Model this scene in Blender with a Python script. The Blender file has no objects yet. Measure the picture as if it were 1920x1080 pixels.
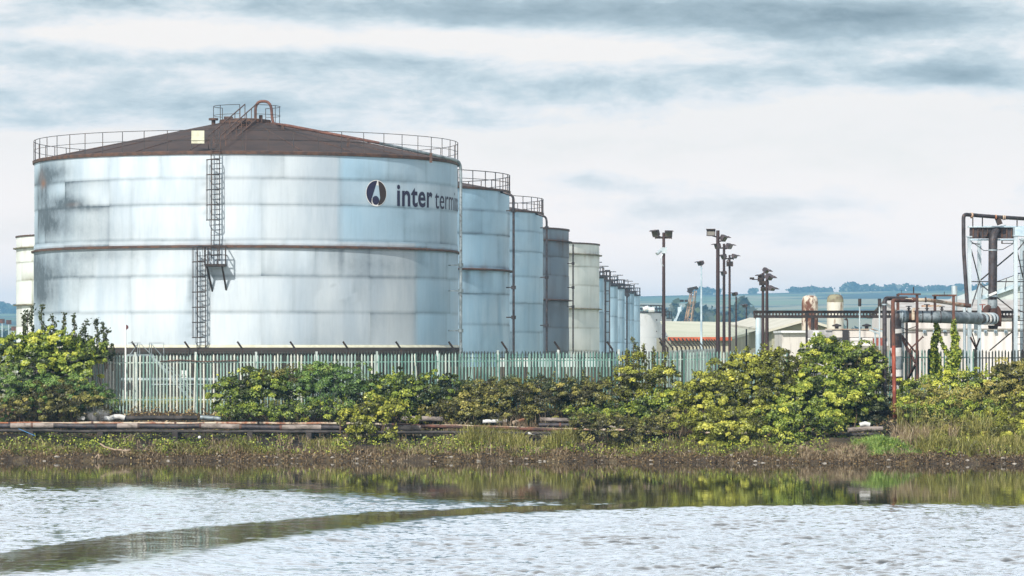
import bpy, math, random
import numpy as np
from mathutils import Vector, Matrix

# ------------------------------------------------------------------ camera, world, sun, exposure
S = bpy.context.scene
C = S.collection
F = 6500.0          # focal length in pixels of the 1920 px wide photograph
HZ = 650.0          # horizon row
CZ = 5.1            # camera height above the water
R = math.radians

cam_d = bpy.data.cameras.new('camera'); cam = bpy.data.objects.new('camera', cam_d); C.objects.link(cam)
cam.location = (0, 0, CZ); cam.rotation_euler = (R(90), 0, 0)
cam_d.sensor_width = 36; cam_d.lens = F/1920*36; cam_d.shift_y = (HZ-540)/1920
cam_d.clip_start = 1; cam_d.clip_end = 30000
S.camera = cam
S.view_settings.view_transform = 'Standard'; S.view_settings.look = 'None'
S.view_settings.exposure = 0.10; S.view_settings.gamma = 1

SUN_EL, SUN_AZ = 38.0, 27.0      # azimuth: degrees to the left of straight behind the camera
d = Vector((math.sin(R(SUN_AZ))*math.cos(R(SUN_EL)), math.cos(R(SUN_AZ))*math.cos(R(SUN_EL)), -math.sin(R(SUN_EL))))
sl = bpy.data.lights.new('sun', 'SUN'); sl.energy = 5.0; sl.angle = R(0.5); sl.color = (1.0, 0.93, 0.83)
so = bpy.data.objects.new('sun', sl); C.objects.link(so); so.rotation_euler = d.to_track_quat('-Z', 'Y').to_euler()
so.location = (-60, -60, 90)

def lin(r, g, b):
    f = lambda c: ((c/255+0.055)/1.055)**2.4 if c > 10 else c/255/12.92
    return (f(r), f(g), f(b), 1)

class NT:
    """small node-tree helper"""
    def __init__(s, tree): s.t = tree; s.n = tree.nodes; s.l = tree.links
    def new(s, typ, **kw):
        n = s.n.new(typ)
        for k, v in kw.items(): setattr(n, k, v)
        return n
    def inp(s, sock, v):
        if isinstance(v, bpy.types.NodeSocket): s.l.new(v, sock)
        elif isinstance(v, bpy.types.Node): s.l.new(v.outputs[0], sock)
        else: sock.default_value = v
    def m(s, op, a, b=0.0, c=0.0):
        n = s.new('ShaderNodeMath', operation=op)
        s.inp(n.inputs[0], a); s.inp(n.inputs[1], b); s.inp(n.inputs[2], c)
        return n.outputs[0]
    def mix(s, fac, a, b, bt='MIX'):
        n = s.new('ShaderNodeMix', data_type='RGBA', blend_type=bt)
        s.inp(n.inputs[0], fac); s.inp(n.inputs[6], a); s.inp(n.inputs[7], b)
        return n.outputs[2]
    def noise(s, vec, scale, detail=4, rough=.55, dist=0.0, out=0):
        n = s.new('ShaderNodeTexNoise')
        if vec is not None: s.l.new(vec, n.inputs['Vector'])
        n.inputs['Scale'].default_value = scale; n.inputs['Detail'].default_value = detail
        n.inputs['Roughness'].default_value = rough; n.inputs['Distortion'].default_value = dist
        return n.outputs[out]
    def ramp(s, fac, stops):
        n = s.new('ShaderNodeValToRGB'); e = n.color_ramp.elements
        while len(e) < len(stops): e.new(0.5)
        for el, (p, c) in zip(e, stops):
            el.position = p; el.color = c if len(c) == 4 else (*c, 1)
        s.inp(n.inputs[0], fac); return n.outputs[0]
    def mapr(s, v, a, b, c=0.0, d_=1.0, smooth=True):
        n = s.new('ShaderNodeMapRange', interpolation_type='SMOOTHSTEP' if smooth else 'LINEAR')
        s.inp(n.inputs[0], v); n.inputs[1].default_value = a; n.inputs[2].default_value = b
        n.inputs[3].default_value = c; n.inputs[4].default_value = d_
        return n.outputs[0]
    def mapping(s, vec, scale=(1, 1, 1), loc=(0, 0, 0)):
        n = s.new('ShaderNodeMapping'); s.l.new(vec, n.inputs[0])
        n.inputs['Scale'].default_value = scale; n.inputs['Location'].default_value = loc
        return n.outputs[0]

# world: physical sky seen through a broken cloud cover
W = bpy.data.worlds.new('World'); S.world = W; W.use_nodes = True
w = NT(W.node_tree); w.n.clear()
wout = w.new('ShaderNodeOutputWorld')
sky = w.new('ShaderNodeTexSky', sky_type='NISHITA', sun_disc=False)
sky.sun_elevation = R(SUN_EL); sky.sun_rotation = R(180+SUN_AZ)
bg1 = w.new('ShaderNodeBackground'); w.l.new(sky.outputs[0], bg1.inputs[0]); bg1.inputs[1].default_value = 0.10
tc = w.new('ShaderNodeTexCoord')
gen = tc.outputs['Generated']
warp = w.noise(w.mapping(gen, (9, 9, 30)), 1.0, 3, .55, out=1)
wv = w.new('ShaderNodeVectorMath', operation='MULTIPLY_ADD')
w.l.new(warp, wv.inputs[0]); wv.inputs[1].default_value = (.028, .028, .011); w.l.new(gen, wv.inputs[2])
gv = wv.outputs[0]
sep = w.new('ShaderNodeSeparateXYZ'); w.l.new(gv, sep.inputs[0])
az, el = sep.outputs[0], sep.outputs[2]
n1 = w.noise(w.mapping(gv, (13, 13, 50), (3.1, .2, .4)), 1.0, 9, .60)
n2 = w.noise(w.mapping(gv, (48, 48, 130), (1, 5, 2)), 1.0, 8, .66)
base = w.m('ADD', w.m('MULTIPLY', n1, .72), w.m('MULTIPLY', n2, .33))
def band(px, py, sx, sy, amp):
    a0 = (px-960)/F + .014; e0 = (HZ-py)/F + .0055
    dx = w.m('DIVIDE', w.m('SUBTRACT', az, a0), sx/F); dy = w.m('DIVIDE', w.m('SUBTRACT', el, e0), sy/F)
    r2 = w.m('ADD', w.m('MULTIPLY', dx, dx), w.m('MULTIPLY', dy, dy))
    return w.m('MULTIPLY', w.m('EXPONENT', w.m('MULTIPLY', r2, -1.0)), amp)
total = base
for b in [(1500, 35, 520, 42, .30), (600, 20, 620, 26, .16), (1780, 155, 200, 28, .26), (1330, 180, 260, 40, .14),
          (230, 110, 420, 26, .10), (330, 205, 420, 30, .12), (960, 175, 260, 48, .14), (1180, 350, 220, 22, .12),
          (1330, 420, 230, 26, .09), (1540, 445, 130, 20, .11), (1560, 385, 160, 14, .08), (1120, 330, 160, 18, .10), (1250, 385, 260, 16, .10), (960, 240, 300, 22, .10), (760, 110, 220, 22, .06),
          (560, 75, 520, 18, -.12), (1150, 105, 220, 26, -.16), (1150, 265, 420, 46, -.16), (1700, 300, 380, 90, -.22), (120, 280, 220, 36, -.14), (1650, 520, 420, 60, -.22), (60, 430, 160, 60, -.15)]:
    total = w.m('ADD', total, band(*b))
ccol = w.ramp(total, [(.49, lin(247, 241, 236)), (.57, lin(233, 234, 235)), (.65, lin(204, 215, 220)), (.74, lin(172, 188, 196)), (.92, lin(132, 148, 157))])
lo_ = w.mapr(sep.outputs[2], .075, .0)
ccol = w.mix(w.m('MULTIPLY', lo_, .92), ccol, (1.55, 1.26, 1.08, 1))
up_ = w.m('MULTIPLY', w.mapr(sep.outputs[2], .11, .20), w.mapr(sep.outputs[2], .60, .35))  # bright band above the view, added so the water reflects brighter
ccol = w.mix(w.m('MULTIPLY', up_, .6), ccol, (1.02, 1.12, 1.24, 1))
# thinner, darker cover overhead so that light keeps a direction
hi = w.mapr(sep.outputs[2], .40, .85)
ccol = w.mix(hi, ccol, (.30, .36, .44, 1))
bg2 = w.new('ShaderNodeBackground'); w.l.new(ccol, bg2.inputs[0]); bg2.inputs[1].default_value = 1.05
mx = w.new('ShaderNodeMixShader'); w.inp(mx.inputs[0], w.mapr(total, .2, .42, .86, 1.0))
w.l.new(bg1.outputs[0], mx.inputs[1]); w.l.new(bg2.outputs[0], mx.inputs[2]); w.l.new(mx.outputs[0], wout.inputs[0])

# ------------------------------------------------------------------ helpers
rng = np.random.default_rng(7); random.seed(7)
def P(px, py, Y): return Vector(((px-960)/F*Y, Y, CZ+(HZ-py)/F*Y))
def X(px, Y): return (px-960)/F*Y
def Z(py, Y): return CZ+(HZ-py)/F*Y

def _h(ix, iy, s):
    v = np.sin(ix*127.1+iy*311.7+s*74.7)*43758.5453
    return v-np.floor(v)
def vnoise(x, y, s=0):
    x = np.asarray(x, float); y = np.asarray(y, float)
    ix, iy = np.floor(x), np.floor(y); fx, fy = x-ix, y-iy
    fx = fx*fx*(3-2*fx); fy = fy*fy*(3-2*fy)
    return (_h(ix, iy, s)*(1-fx)+_h(ix+1, iy, s)*fx)*(1-fy)+(_h(ix, iy+1, s)*(1-fx)+_h(ix+1, iy+1, s)*fx)*fy
def fbm(x, y, s=0, o=4):
    r = 0; a = .5
    for i in range(o): r = r+a*vnoise(x*2**i, y*2**i, s+i*3.3); a *= .5
    return r/(1-.5**o)

class MB:
    def __init__(s): s.v = []; s.f = []; s.a = []; s.val = .5
    def add(s, vs, fs, val=None):
        o = len(s.v); s.v += [tuple(p) for p in vs]; s.f += [tuple(i+o for i in f) for f in fs]
        s.a += [s.val if val is None else val]*len(vs); return s
    def box(s, x0, x1, y0, y1, z0, z1, val=None):
        return s.add([(x0, y0, z0), (x1, y0, z0), (x1, y1, z0), (x0, y1, z0), (x0, y0, z1), (x1, y0, z1), (x1, y1, z1), (x0, y1, z1)],
                     [(0, 3, 2, 1), (4, 5, 6, 7), (0, 1, 5, 4), (1, 2, 6, 5), (2, 3, 7, 6), (3, 0, 4, 7)], val)
    def beam(s, a, b, wd, ht=None, up=None, val=None):
        a, b = Vector(a), Vector(b); ht = ht or wd; t = (b-a).normalized()
        up = Vector(up) if up else (Vector((0, 0, 1)) if abs(t.z) < .95 else Vector((0, 1, 0)))
        sd = t.cross(up).normalized(); u = sd.cross(t)
        sd *= wd/2; u *= ht/2
        vs = [a-sd-u, a+sd-u, a+sd+u, a-sd+u, b-sd-u, b+sd-u, b+sd+u, b-sd+u]
        return s.add(vs, [(0, 1, 2, 3), (4, 7, 6, 5), (0, 4, 5, 1), (1, 5, 6, 2), (2, 6, 7, 3), (3, 7, 4, 0)], val)
    def tube(s, pts, r, seg=10, val=None, caps=True):
        pts = [Vector(p) for p in pts]; n = len(pts); rs = r if isinstance(r, (list, tuple)) else [r]*n
        o = []; prev = None; vs = []
        for i, p in enumerate(pts):
            t = (pts[min(i+1, n-1)]-pts[max(i-1, 0)]).normalized()
            if prev is None:
                up = Vector((0, 0, 1)) if abs(t.z) < .9 else Vector((1, 0, 0))
                u = t.cross(up).normalized()
            else:
                u = (prev-t*prev.dot(t)).normalized()
            prev = u; v = t.cross(u)
            for k in range(seg):
                a = 2*math.pi*k/seg; vs.append(p+(u*math.cos(a)+v*math.sin(a))*rs[i])
        fs = [(i*seg+k, i*seg+(k+1) % seg, (i+1)*seg+(k+1) % seg, (i+1)*seg+k) for i in range(n-1) for k in range(seg)]
        s.add(vs, fs, val)
        if caps:
            s.add(vs[:seg], [tuple(range(seg-1, -1, -1))], val); s.add(vs[-seg:], [tuple(range(seg))], val)
        return s
    def lathe(s, c, prof, seg=48, val=None, a0=0, a1=360):
        c = Vector(c); full = abs(a1-a0-360) < 1e-6; ns = seg if full else seg+1; vs = []
        for (r, z) in prof:
            for k in range(ns):
                a = R(a0+(a1-a0)*k/seg); vs.append((c.x+r*math.sin(a), c.y-r*math.cos(a), c.z+z))
        fs = [(i*ns+k, i*ns+(k+1) % ns, (i+1)*ns+(k+1) % ns, (i+1)*ns+k) for i in range(len(prof)-1) for k in range(seg)]
        return s.add(vs, fs, val)
    def prism(s, poly, y0, y1, val=None):          # polygon of (x, z) extruded along y
        n = len(poly); vs = [(x, y0, z) for x, z in poly]+[(x, y1, z) for x, z in poly]
        fs = [tuple(range(n)), tuple(range(2*n-1, n-1, -1))]+[((i+1) % n, i, n+i, n+(i+1) % n) for i in range(n)]
        return s.add(vs, fs, val)
    def build(s, name, mat, parent=None, smooth=False):
        me = bpy.data.meshes.new(name); me.from_pydata(s.v, [], s.f); me.update()
        at = me.attributes.new('v', 'FLOAT', 'POINT'); at.data.foreach_set('value', np.array(s.a, dtype=np.float32))
        if smooth:
            me.shade_smooth()
            try: me.set_sharp_from_angle(angle=R(40))
            except Exception: pass
        me.materials.append(mat)
        o = bpy.data.objects.new(name, me); C.objects.link(o)
        if parent is not None:
            o.parent = parent; o.matrix_parent_inverse = Matrix.Translation(-parent.location)
        return o

def np_mesh(name, V, Fq, attrs, mat, parent=None, smooth=False):
    me = bpy.data.meshes.new(name); k = Fq.shape[1]
    me.vertices.add(len(V)); me.vertices.foreach_set('co', V.astype(np.float32).ravel())
    me.loops.add(Fq.size); me.loops.foreach_set('vertex_index', Fq.astype(np.int32).ravel())
    me.polygons.add(len(Fq)); me.polygons.foreach_set('loop_start', np.arange(0, Fq.size, k, dtype=np.int32))
    me.update(calc_edges=True)
    for nm, arr in attrs.items():
        at = me.attributes.new(nm, 'FLOAT', 'POINT'); at.data.foreach_set('value', np.asarray(arr, dtype=np.float32))
    if smooth: me.shade_smooth()
    me.materials.append(mat)
    o = bpy.data.objects.new(name, me); C.objects.link(o)
    if parent is not None:
        o.parent = parent; o.matrix_parent_inverse = Matrix.Translation(-parent.location)
    return o

def tag(o, label=None, cat=None, group=None, kind=None):
    if label: o['label'] = label
    if cat: o['category'] = cat
    if group: o['group'] = group
    if kind: o['kind'] = kind
    return o
def thing(name, label, cat, loc=(0, 0, 0), group=None):
    o = bpy.data.objects.new(name, None); o.empty_display_size = .3; C.objects.link(o)
    o.location = loc; bpy_update = None
    return tag(o, label, cat, group)

def arc(c, r, a0, a1, n, z=0):
    return [Vector((c[0]+r*math.sin(R(a0+(a1-a0)*i/n)), c[1]-r*math.cos(R(a0+(a1-a0)*i/n)), c[2]+z)) for i in range(n+1)]
def fillet(pts, r, n=5):
    pts = [Vector(p) for p in pts]; out = [pts[0]]
    for i in range(1, len(pts)-1):
        a, b, c = pts[i-1], pts[i], pts[i+1]
        q0 = b+(a-b).normalized()*min(r, (a-b).length*.45); q1 = b+(c-b).normalized()*min(r, (c-b).length*.45)
        for k in range(n+1):
            t = k/n; out.append(q0*(1-t)**2+b*2*t*(1-t)+q1*t*t)
    out.append(pts[-1]); return out

# ------------------------------------------------------------------ materials
def new_mat(name):
    m = bpy.data.materials.new(name); m.use_nodes = True; t = NT(m.node_tree)
    return m, t, t.n['Principled BSDF']
def surf(name, c1, c2=None, scale=2.0, rough=.6, metal=0.0, c3=None, lo=.4, hi_=.62, stretch=(1, 1, 1), bump=.0, spec=.4, vv=0.0, bscale=20):
    m, t, p = new_mat(name)
    g = t.new('ShaderNodeTexCoord').outputs['Object']
    g = t.mapping(g, stretch)
    col = (*c1, 1)
    if c2:
        n = t.noise(g, scale, 6, .62)
        col = t.mix(t.mapr(n, lo, hi_), (*c1, 1), (*c2, 1))
    if c3:
        n = t.noise(t.mapping(g, (1, 1, 1), (9, 4, 7)), scale*2.7, 5, .65)
        col = t.mix(t.mapr(n, .55, .68), col, (*c3, 1))
    if vv:
        at = t.new('ShaderNodeAttribute', attribute_name='v')
        f = t.m('MULTIPLY_ADD', at.outputs['Fac'], vv, 1-vv*.5)
        col = t.mix(1.0, col, t.new('ShaderNodeCombineColor').outputs[0], 'MIX') if False else col
        hs = t.new('ShaderNodeHueSaturation'); t.inp(hs.inputs['Color'], col); t.inp(hs.inputs['Value'], f); col = hs.outputs[0]
    t.inp(p.inputs['Base Color'], col)
    p.inputs['Roughness'].default_value = rough; p.inputs['Metallic'].default_value = metal
    p.inputs['Specular IOR Level'].default_value = spec
    if bump:
        b = t.new('ShaderNodeBump'); b.inputs['Strength'].default_value = bump; b.inputs['Distance'].default_value = .05
        t.inp(b.inputs['Height'], t.noise(g, bscale, 4)); t.inp(p.inputs['Normal'], b.outputs[0])
    return m

M = {}
M['dark_steel'] = surf('dark_steel', (.022, .02, .022), (.05, .036, .032), 3, .6, .2)
M['rail_steel'] = surf('rail_steel', (.035, .038, .045), (.07, .05, .042), 2, .55, .3)
M['mast_steel'] = surf('mast_steel', (.06, .036, .036), (.035, .026, .03), 1.5, .55, .2, stretch=(1, 1, .15))
M['galv'] = surf('galvanised_steel', (.34, .42, .47), (.54, .62, .66), 2.5, .45, .35, stretch=(1, 1, .2))
M['galv_blue'] = surf('galvanised_blue', (.36, .48, .56), (.55, .66, .72), 1.5, .5, .2)
M['rust'] = surf('rusty_steel', (.06, .034, .03), (.14, .06, .04), 2, .8, 0, (.05, .03, .028), stretch=(1, 1, .5))
M['rust_red'] = surf('red_rust', (.30, .065, .038), (.14, .04, .03), 2, .75, 0, (.42, .14, .08), stretch=(1, 1, .3))
M['rust_pale'] = surf('flaking_rust', (.52, .46, .36), (.30, .12, .06), 2.0, .8, 0, (.20, .07, .04), stretch=(.6, 1, 1))
M['roof_brown'] = surf('brown_roof', (.062, .040, .034), (.042, .030, .028), .8, .75, .1, bump=.0)
M['rim_brown'] = surf('rim_brown', (.06, .04, .036), (.12, .065, .045), 3, .7)
M['pipe_grey'] = surf('lagged_grey_pipe', (.14, .18, .20), (.28, .33, .36), 1.8, .5, .25, (.08, .08, .08), stretch=(1, 1, 1))
M['pipe_dark'] = surf('dark_pipe', (.03, .027, .03), (.065, .06, .068), 3, .55, .2, (.12, .07, .05))
M['pipe_wrap'] = surf('wrapped_pipe', (.30, .26, .235), (.14, .12, .105), 2.2, .85, 0, (.10, .08, .07), stretch=(.7, 1, 1))
M['pipe_black'] = surf('black_lagging', (.022, .02, .02), (.06, .052, .05), 2, .7)
M['white_wrap'] = surf('white_jacket', (.66, .68, .68), (.45, .45, .44), 1.2, .6)
M['white_paint'] = surf('white_paint', (.70, .72, .74), (.55, .56, .56), .5, .6, 0, lo=.45, hi_=.75)
M['cream_clad'] = surf('cream_cladding', (.66, .64, .60), (.50, .47, .43), 1.2, .7, 0, stretch=(1.5, 1.5, .1))
M['pale_green_roof'] = surf('pale_green_roof', (.46, .49, .38), (.56, .57, .46), .25, .7, 0, stretch=(.5, 1, 1))
M['olive_wall'] = surf('olive_wall', (.36, .36, .27), (.28, .27, .20), .5, .8)
M['red_trim'] = surf('red_gutter', (.55, .13, .05), (.40, .09, .04), 1, .6)
M['stained_white'] = surf('stained_render', (.58, .56, .53), (.30, .28, .27), 1.0, .8, 0, lo=.5, hi_=.75, stretch=(3, 1, .35))
M['brick'] = surf('red_brick', (.34, .10, .07), (.25, .07, .05), 4, .85)
M['dark_opening'] = surf('dark_opening', (.03, .028, .03))
M['concrete'] = surf('concrete', (.30, .29, .26), (.18, .17, .15), .8, .9)
M['dark_plinth'] = surf('dark_plinth', (.055, .048, .045), (.035, .03, .03), 2, .9, stretch=(.1, .1, 8))
M['pane'] = surf('dark_glass', (.10, .14, .18), rough=.15, spec=.8)
M['lamp_glass'] = surf('lamp_glass', (.12, .115, .10), rough=.25)
M['lamp_case'] = surf('lamp_case', (.05, .042, .05), (.09, .07, .075), 4, .6)
M['cream_box'] = surf('cream_box', (.56, .56, .44), (.46, .46, .36), 3, .6)
M['wood'] = surf('driftwood', (.36, .28, .20), (.22, .16, .11), 6, .9)
M['bark'] = surf('bark', (.10, .07, .045), (.16, .12, .08), 6, .9)
M['ink'] = surf('navy_lettering', (.018, .016, .05), rough=.6)
M['ink_brown'] = surf('dark_brown_mark', (.035, .022, .02), rough=.6)
M['sign_white'] = surf('sign_white', (.74, .74, .74), rough=.5)
M['blue_rope'] = surf('blue_rope', (.06, .22, .45), rough=.7)
M['stone'] = surf('pale_stone', (.40, .37, .33), (.22, .20, .17), 3, .9)
M['silo_rusty'] = surf('rust_eaten_paint', (.58, .52, .43), (.13, .055, .035), 1.0, .8, 0, (.30, .14, .07), lo=.50, hi_=.55, stretch=(1.0, 1.0, .35))
M['silo_pale'] = surf('weathered_paint', (.58, .57, .50), (.45, .42, .35), .6, .8, 0, (.26, .19, .13), lo=.5, hi_=.75, stretch=(1.6, 1.6, .3))
M['moss_cap'] = surf('mossy_cap', (.26, .25, .17), (.14, .11, .08), 1.5, .9)

def corrugated(name, c1, c2, freq=4.0, axis=0, rough=.55):
    m, t, p = new_mat(name)
    g = t.new('ShaderNodeTexCoord').outputs['Object']
    s = t.new('ShaderNodeSeparateXYZ'); t.l.new(g, s.inputs[0])
    rib = t.m('SINE', t.m('MULTIPLY', s.outputs[axis], freq*6.283))
    n = t.noise(t.mapping(g, (1.2, 1.2, .12)), .8, 5, .6)
    t.inp(p.inputs['Base Color'], t.mix(t.mapr(n, .42, .72), (*c1, 1), (*c2, 1)))
    b = t.new('ShaderNodeBump'); b.inputs['Strength'].default_value = .9; b.inputs['Distance'].default_value = .03
    t.inp(b.inputs['Height'], rib); t.inp(p.inputs['Normal'], b.outputs[0])
    p.inputs['Roughness'].default_value = rough
    return m
M['corr_white'] = corrugated('white_corrugated', (.68, .65, .64), (.50, .47, .45), 1.6)
M['corr_grey'] = corrugated('grey_corrugated_roof', (.30, .29, .28), (.20, .17, .16), 1.2)
M['corr_pale'] = corrugated('pale_metal_cladding', (.50, .56, .55), (.42, .47, .46), 1.0)

def tank_mat(name, c_light, c_mid, c_dirt_shade, blue=(.40, .58, .72)):
    m, t, p = new_mat(name)
    g = t.new('ShaderNodeTexCoord').outputs['Object']
    dirt = t.new('ShaderNodeAttribute', attribute_name='dirt').outputs['Fac']  # dirt mask; on tank 1 also painted ladder and platform shadows
    tone = t.new('ShaderNodeAttribute', attribute_name='tone').outputs['Fac']
    rust = t.new('ShaderNodeAttribute', attribute_name='rust').outputs['Fac']
    blu = t.new('ShaderNodeAttribute', attribute_name='blue').outputs['Fac']
    n = t.noise(t.mapping(g, (1.0, 1.0, .22)), .55, 5, .6)
    nf = t.noise(t.mapping(g, (6, 6, .5)), 1.2, 4, .7)
    col = t.mix(t.mapr(n, .35, .7), (*c_light, 1), (*c_mid, 1))
    col = t.mix(blu, col, (*blue, 1))
    col = t.mix(t.m('MULTIPLY', t.mapr(nf, .45, .75), .09), col, (*c_dirt_shade, 1))
    dd = t.m('MULTIPLY', dirt, t.m('MULTIPLY_ADD', t.noise(t.mapping(g, (1, 1, 1)), 3, 5, .7), .9, .55))
    dd = t.m('MINIMUM', dd, 1.0)
    col = t.mix(dd, col, (*c_dirt_shade, 1))
    col = t.mix(rust, col, (.22, .11, .06, 1))
    hs = t.new('ShaderNodeHueSaturation'); t.inp(hs.inputs['Color'], col); t.inp(hs.inputs['Value'], tone)
    t.inp(p.inputs['Base Color'], hs.outputs[0])
    p.inputs['Metallic'].default_value = .04; p.inputs['Roughness'].default_value = .62
    p.inputs['Specular IOR Level'].default_value = .4
    b = t.new('ShaderNodeBump'); b.inputs['Strength'].default_value = .25; b.inputs['Distance'].default_value = .12
    t.inp(b.inputs['Height'], t.noise(g, .8, 3, .5)); t.inp(p.inputs['Normal'], b.outputs[0])
    return m
M['tank_a'] = tank_mat('galvanised_cladding', (.53, .595, .65), (.40, .48, .56), (.075, .105, .13), (.30, .50, .66))
M['tank_b'] = tank_mat('blue_grey_cladding', (.46, .62, .74), (.30, .47, .61), (.08, .11, .15), (.34, .54, .70))
M['tank_c'] = tank_mat('dull_slate_cladding', (.20, .25, .30), (.15, .18, .22), (.06, .055, .06), (.14, .20, .27))
M['tank_d'] = tank_mat('cream_tank_paint', (.84, .87, .85), (.74, .79, .77), (.22, .22, .15), (.55, .62, .62))

def leaf_mat(name, stops, trans=.14):
    m = bpy.data.materials.new(name); m.use_nodes = True; t = NT(m.node_tree); t.n.clear()
    out = t.new('ShaderNodeOutputMaterial')
    a = t.new('ShaderNodeAttribute', attribute_name='v').outputs['Fac']
    col = t.ramp(a, stops)
    df = t.new('ShaderNodeBsdfDiffuse'); t.inp(df.inputs[0], col)
    tr = t.new('ShaderNodeBsdfTranslucent'); t.inp(tr.inputs[0], col)
    gl = t.new('ShaderNodeBsdfGlossy'); gl.inputs['Roughness'].default_value = .45; gl.inputs[0].default_value = (.8, .85, .8, 1)
    m1 = t.new('ShaderNodeMixShader'); m1.inputs[0].default_value = trans; t.l.new(df.outputs[0], m1.inputs[1]); t.l.new(tr.outputs[0], m1.inputs[2])
    m2 = t.new('ShaderNodeMixShader'); m2.inputs[0].default_value = .04; t.l.new(m1.outputs[0], m2.inputs[1]); t.l.new(gl.outputs[0], m2.inputs[2])
    t.l.new(m2.outputs[0], out.inputs[0]); return m
L = {
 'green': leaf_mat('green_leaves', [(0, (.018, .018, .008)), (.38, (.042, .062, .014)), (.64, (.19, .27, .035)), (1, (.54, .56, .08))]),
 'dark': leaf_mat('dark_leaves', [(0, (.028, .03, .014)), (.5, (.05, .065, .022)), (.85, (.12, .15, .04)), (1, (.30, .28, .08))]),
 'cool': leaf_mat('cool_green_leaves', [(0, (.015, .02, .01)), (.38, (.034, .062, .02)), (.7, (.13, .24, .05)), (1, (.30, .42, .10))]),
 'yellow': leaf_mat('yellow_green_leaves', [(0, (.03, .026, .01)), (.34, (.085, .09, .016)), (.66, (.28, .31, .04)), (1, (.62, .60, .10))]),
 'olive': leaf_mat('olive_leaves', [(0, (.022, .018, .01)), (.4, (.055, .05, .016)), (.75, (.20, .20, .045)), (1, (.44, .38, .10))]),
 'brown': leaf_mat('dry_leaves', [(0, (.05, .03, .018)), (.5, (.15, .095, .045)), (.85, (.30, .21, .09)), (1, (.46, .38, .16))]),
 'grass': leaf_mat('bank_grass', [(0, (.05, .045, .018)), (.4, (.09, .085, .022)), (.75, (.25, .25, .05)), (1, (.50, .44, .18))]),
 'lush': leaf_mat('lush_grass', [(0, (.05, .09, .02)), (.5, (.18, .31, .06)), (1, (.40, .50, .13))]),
 'straw': leaf_mat('straw', [(0, (.08, .055, .032)), (.5, (.19, .135, .08)), (1, (.50, .40, .26))]),
}

# ------------------------------------------------------------------ terrain, water, hills
def shore(x):
    x = np.asarray(x, float)
    return 154.7-3.7/(1+np.exp(-(x-8)/3.5))+.7*(fbm(x*.35, x*0+3, 2)-.5)+.35*(fbm(x*1.7, x*0+9, 4)-.5)
GZ = 2.35           # yard level
def ground_z(x, y):
    x = np.asarray(x, float); y = np.asarray(y, float)
    s = y-shore(x)
    z = np.interp(s, [-60, -6, -1.0, 0, .35, 1.2, 2.6, 3.4, 5.6, 7.6, 9.4, 12], [-3, -1.6, -.35, -.02, .22, .40, .82, .92, 1.05, 1.75, GZ-.05, GZ])
    k = np.clip((s+.5)/1.5, 0, 1)*np.clip((14-s)/4, 0, 1)
    z = z+k*(.5*(fbm(x*.8, y*.8, 5)-.5)+.28*(fbm(x*2.6, y*2.6, 6)-.5))
    return z
def grid_mesh(name, xs, ys, zf, mat, attrs=None, smooth=True):
    XX, YY = np.meshgrid(xs, ys); ZZ = zf(XX, YY)
    V = np.stack([XX.ravel(), YY.ravel(), ZZ.ravel()], 1); nx, ny = len(xs), len(ys)
    i = np.arange(nx-1)[None, :]+np.arange(ny-1)[:, None]*nx; i = i.ravel()
    return np_mesh(name, V, np.stack([i, i+1, i+nx+1, i+nx], 1), attrs(XX.ravel(), YY.ravel()) if attrs else {}, mat, smooth=smooth)

mg, t, p = new_mat('bank_earth_and_yard')
g = t.new('ShaderNodeTexCoord').outputs['Object']
sp = t.new('ShaderNodeSeparateXYZ'); t.l.new(g, sp.inputs[0])
n = t.noise(g, 1.3, 7, .65)
earth = t.ramp(n, [(.3, (.022, .015, .011)), (.5, (.055, .04, .025)), (.64, (.11, .085, .045)), (.78, (.24, .19, .13))])
yard = t.ramp(t.noise(g, .25, 5, .6), [(.35, (.16, .18, .08)), (.6, (.30, .31, .20)), (.8, (.36, .34, .28))])
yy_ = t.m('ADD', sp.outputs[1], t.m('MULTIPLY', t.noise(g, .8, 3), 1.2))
pipe_shade = t.m('MULTIPLY', t.mapr(yy_, 156.6, 157.2), t.mapr(yy_, 160.6, 159.6))  # dark strip painted on the ground for the shade beneath the bank pipes
earth = t.mix(t.m('MULTIPLY', pipe_shade, .85), earth, (.012, .010, .009, 1))
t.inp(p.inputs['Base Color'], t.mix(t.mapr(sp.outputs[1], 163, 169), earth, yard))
p.inputs['Roughness'].default_value = .95
b = t.new('ShaderNodeBump'); b.inputs['Strength'].default_value = .8; b.inputs['Distance'].default_value = .12
t.inp(b.inputs['Height'], t.noise(g, 5, 6, .7)); t.inp(p.inputs['Normal'], b.outputs[0])
xs = np.concatenate([[-2550, -1500, -300, -90, -50], np.arange(-30, 30.01, .14), [50, 90, 300, 1500, 2550]])
ys = np.concatenate([[-400, 0, 100, 140], np.arange(148, 166, .14), [170, 180, 200, 260, 400, 800, 2000, 4000, 5600]])
tag(grid_mesh('ground', xs, ys, ground_z, mg), kind='structure')

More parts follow.
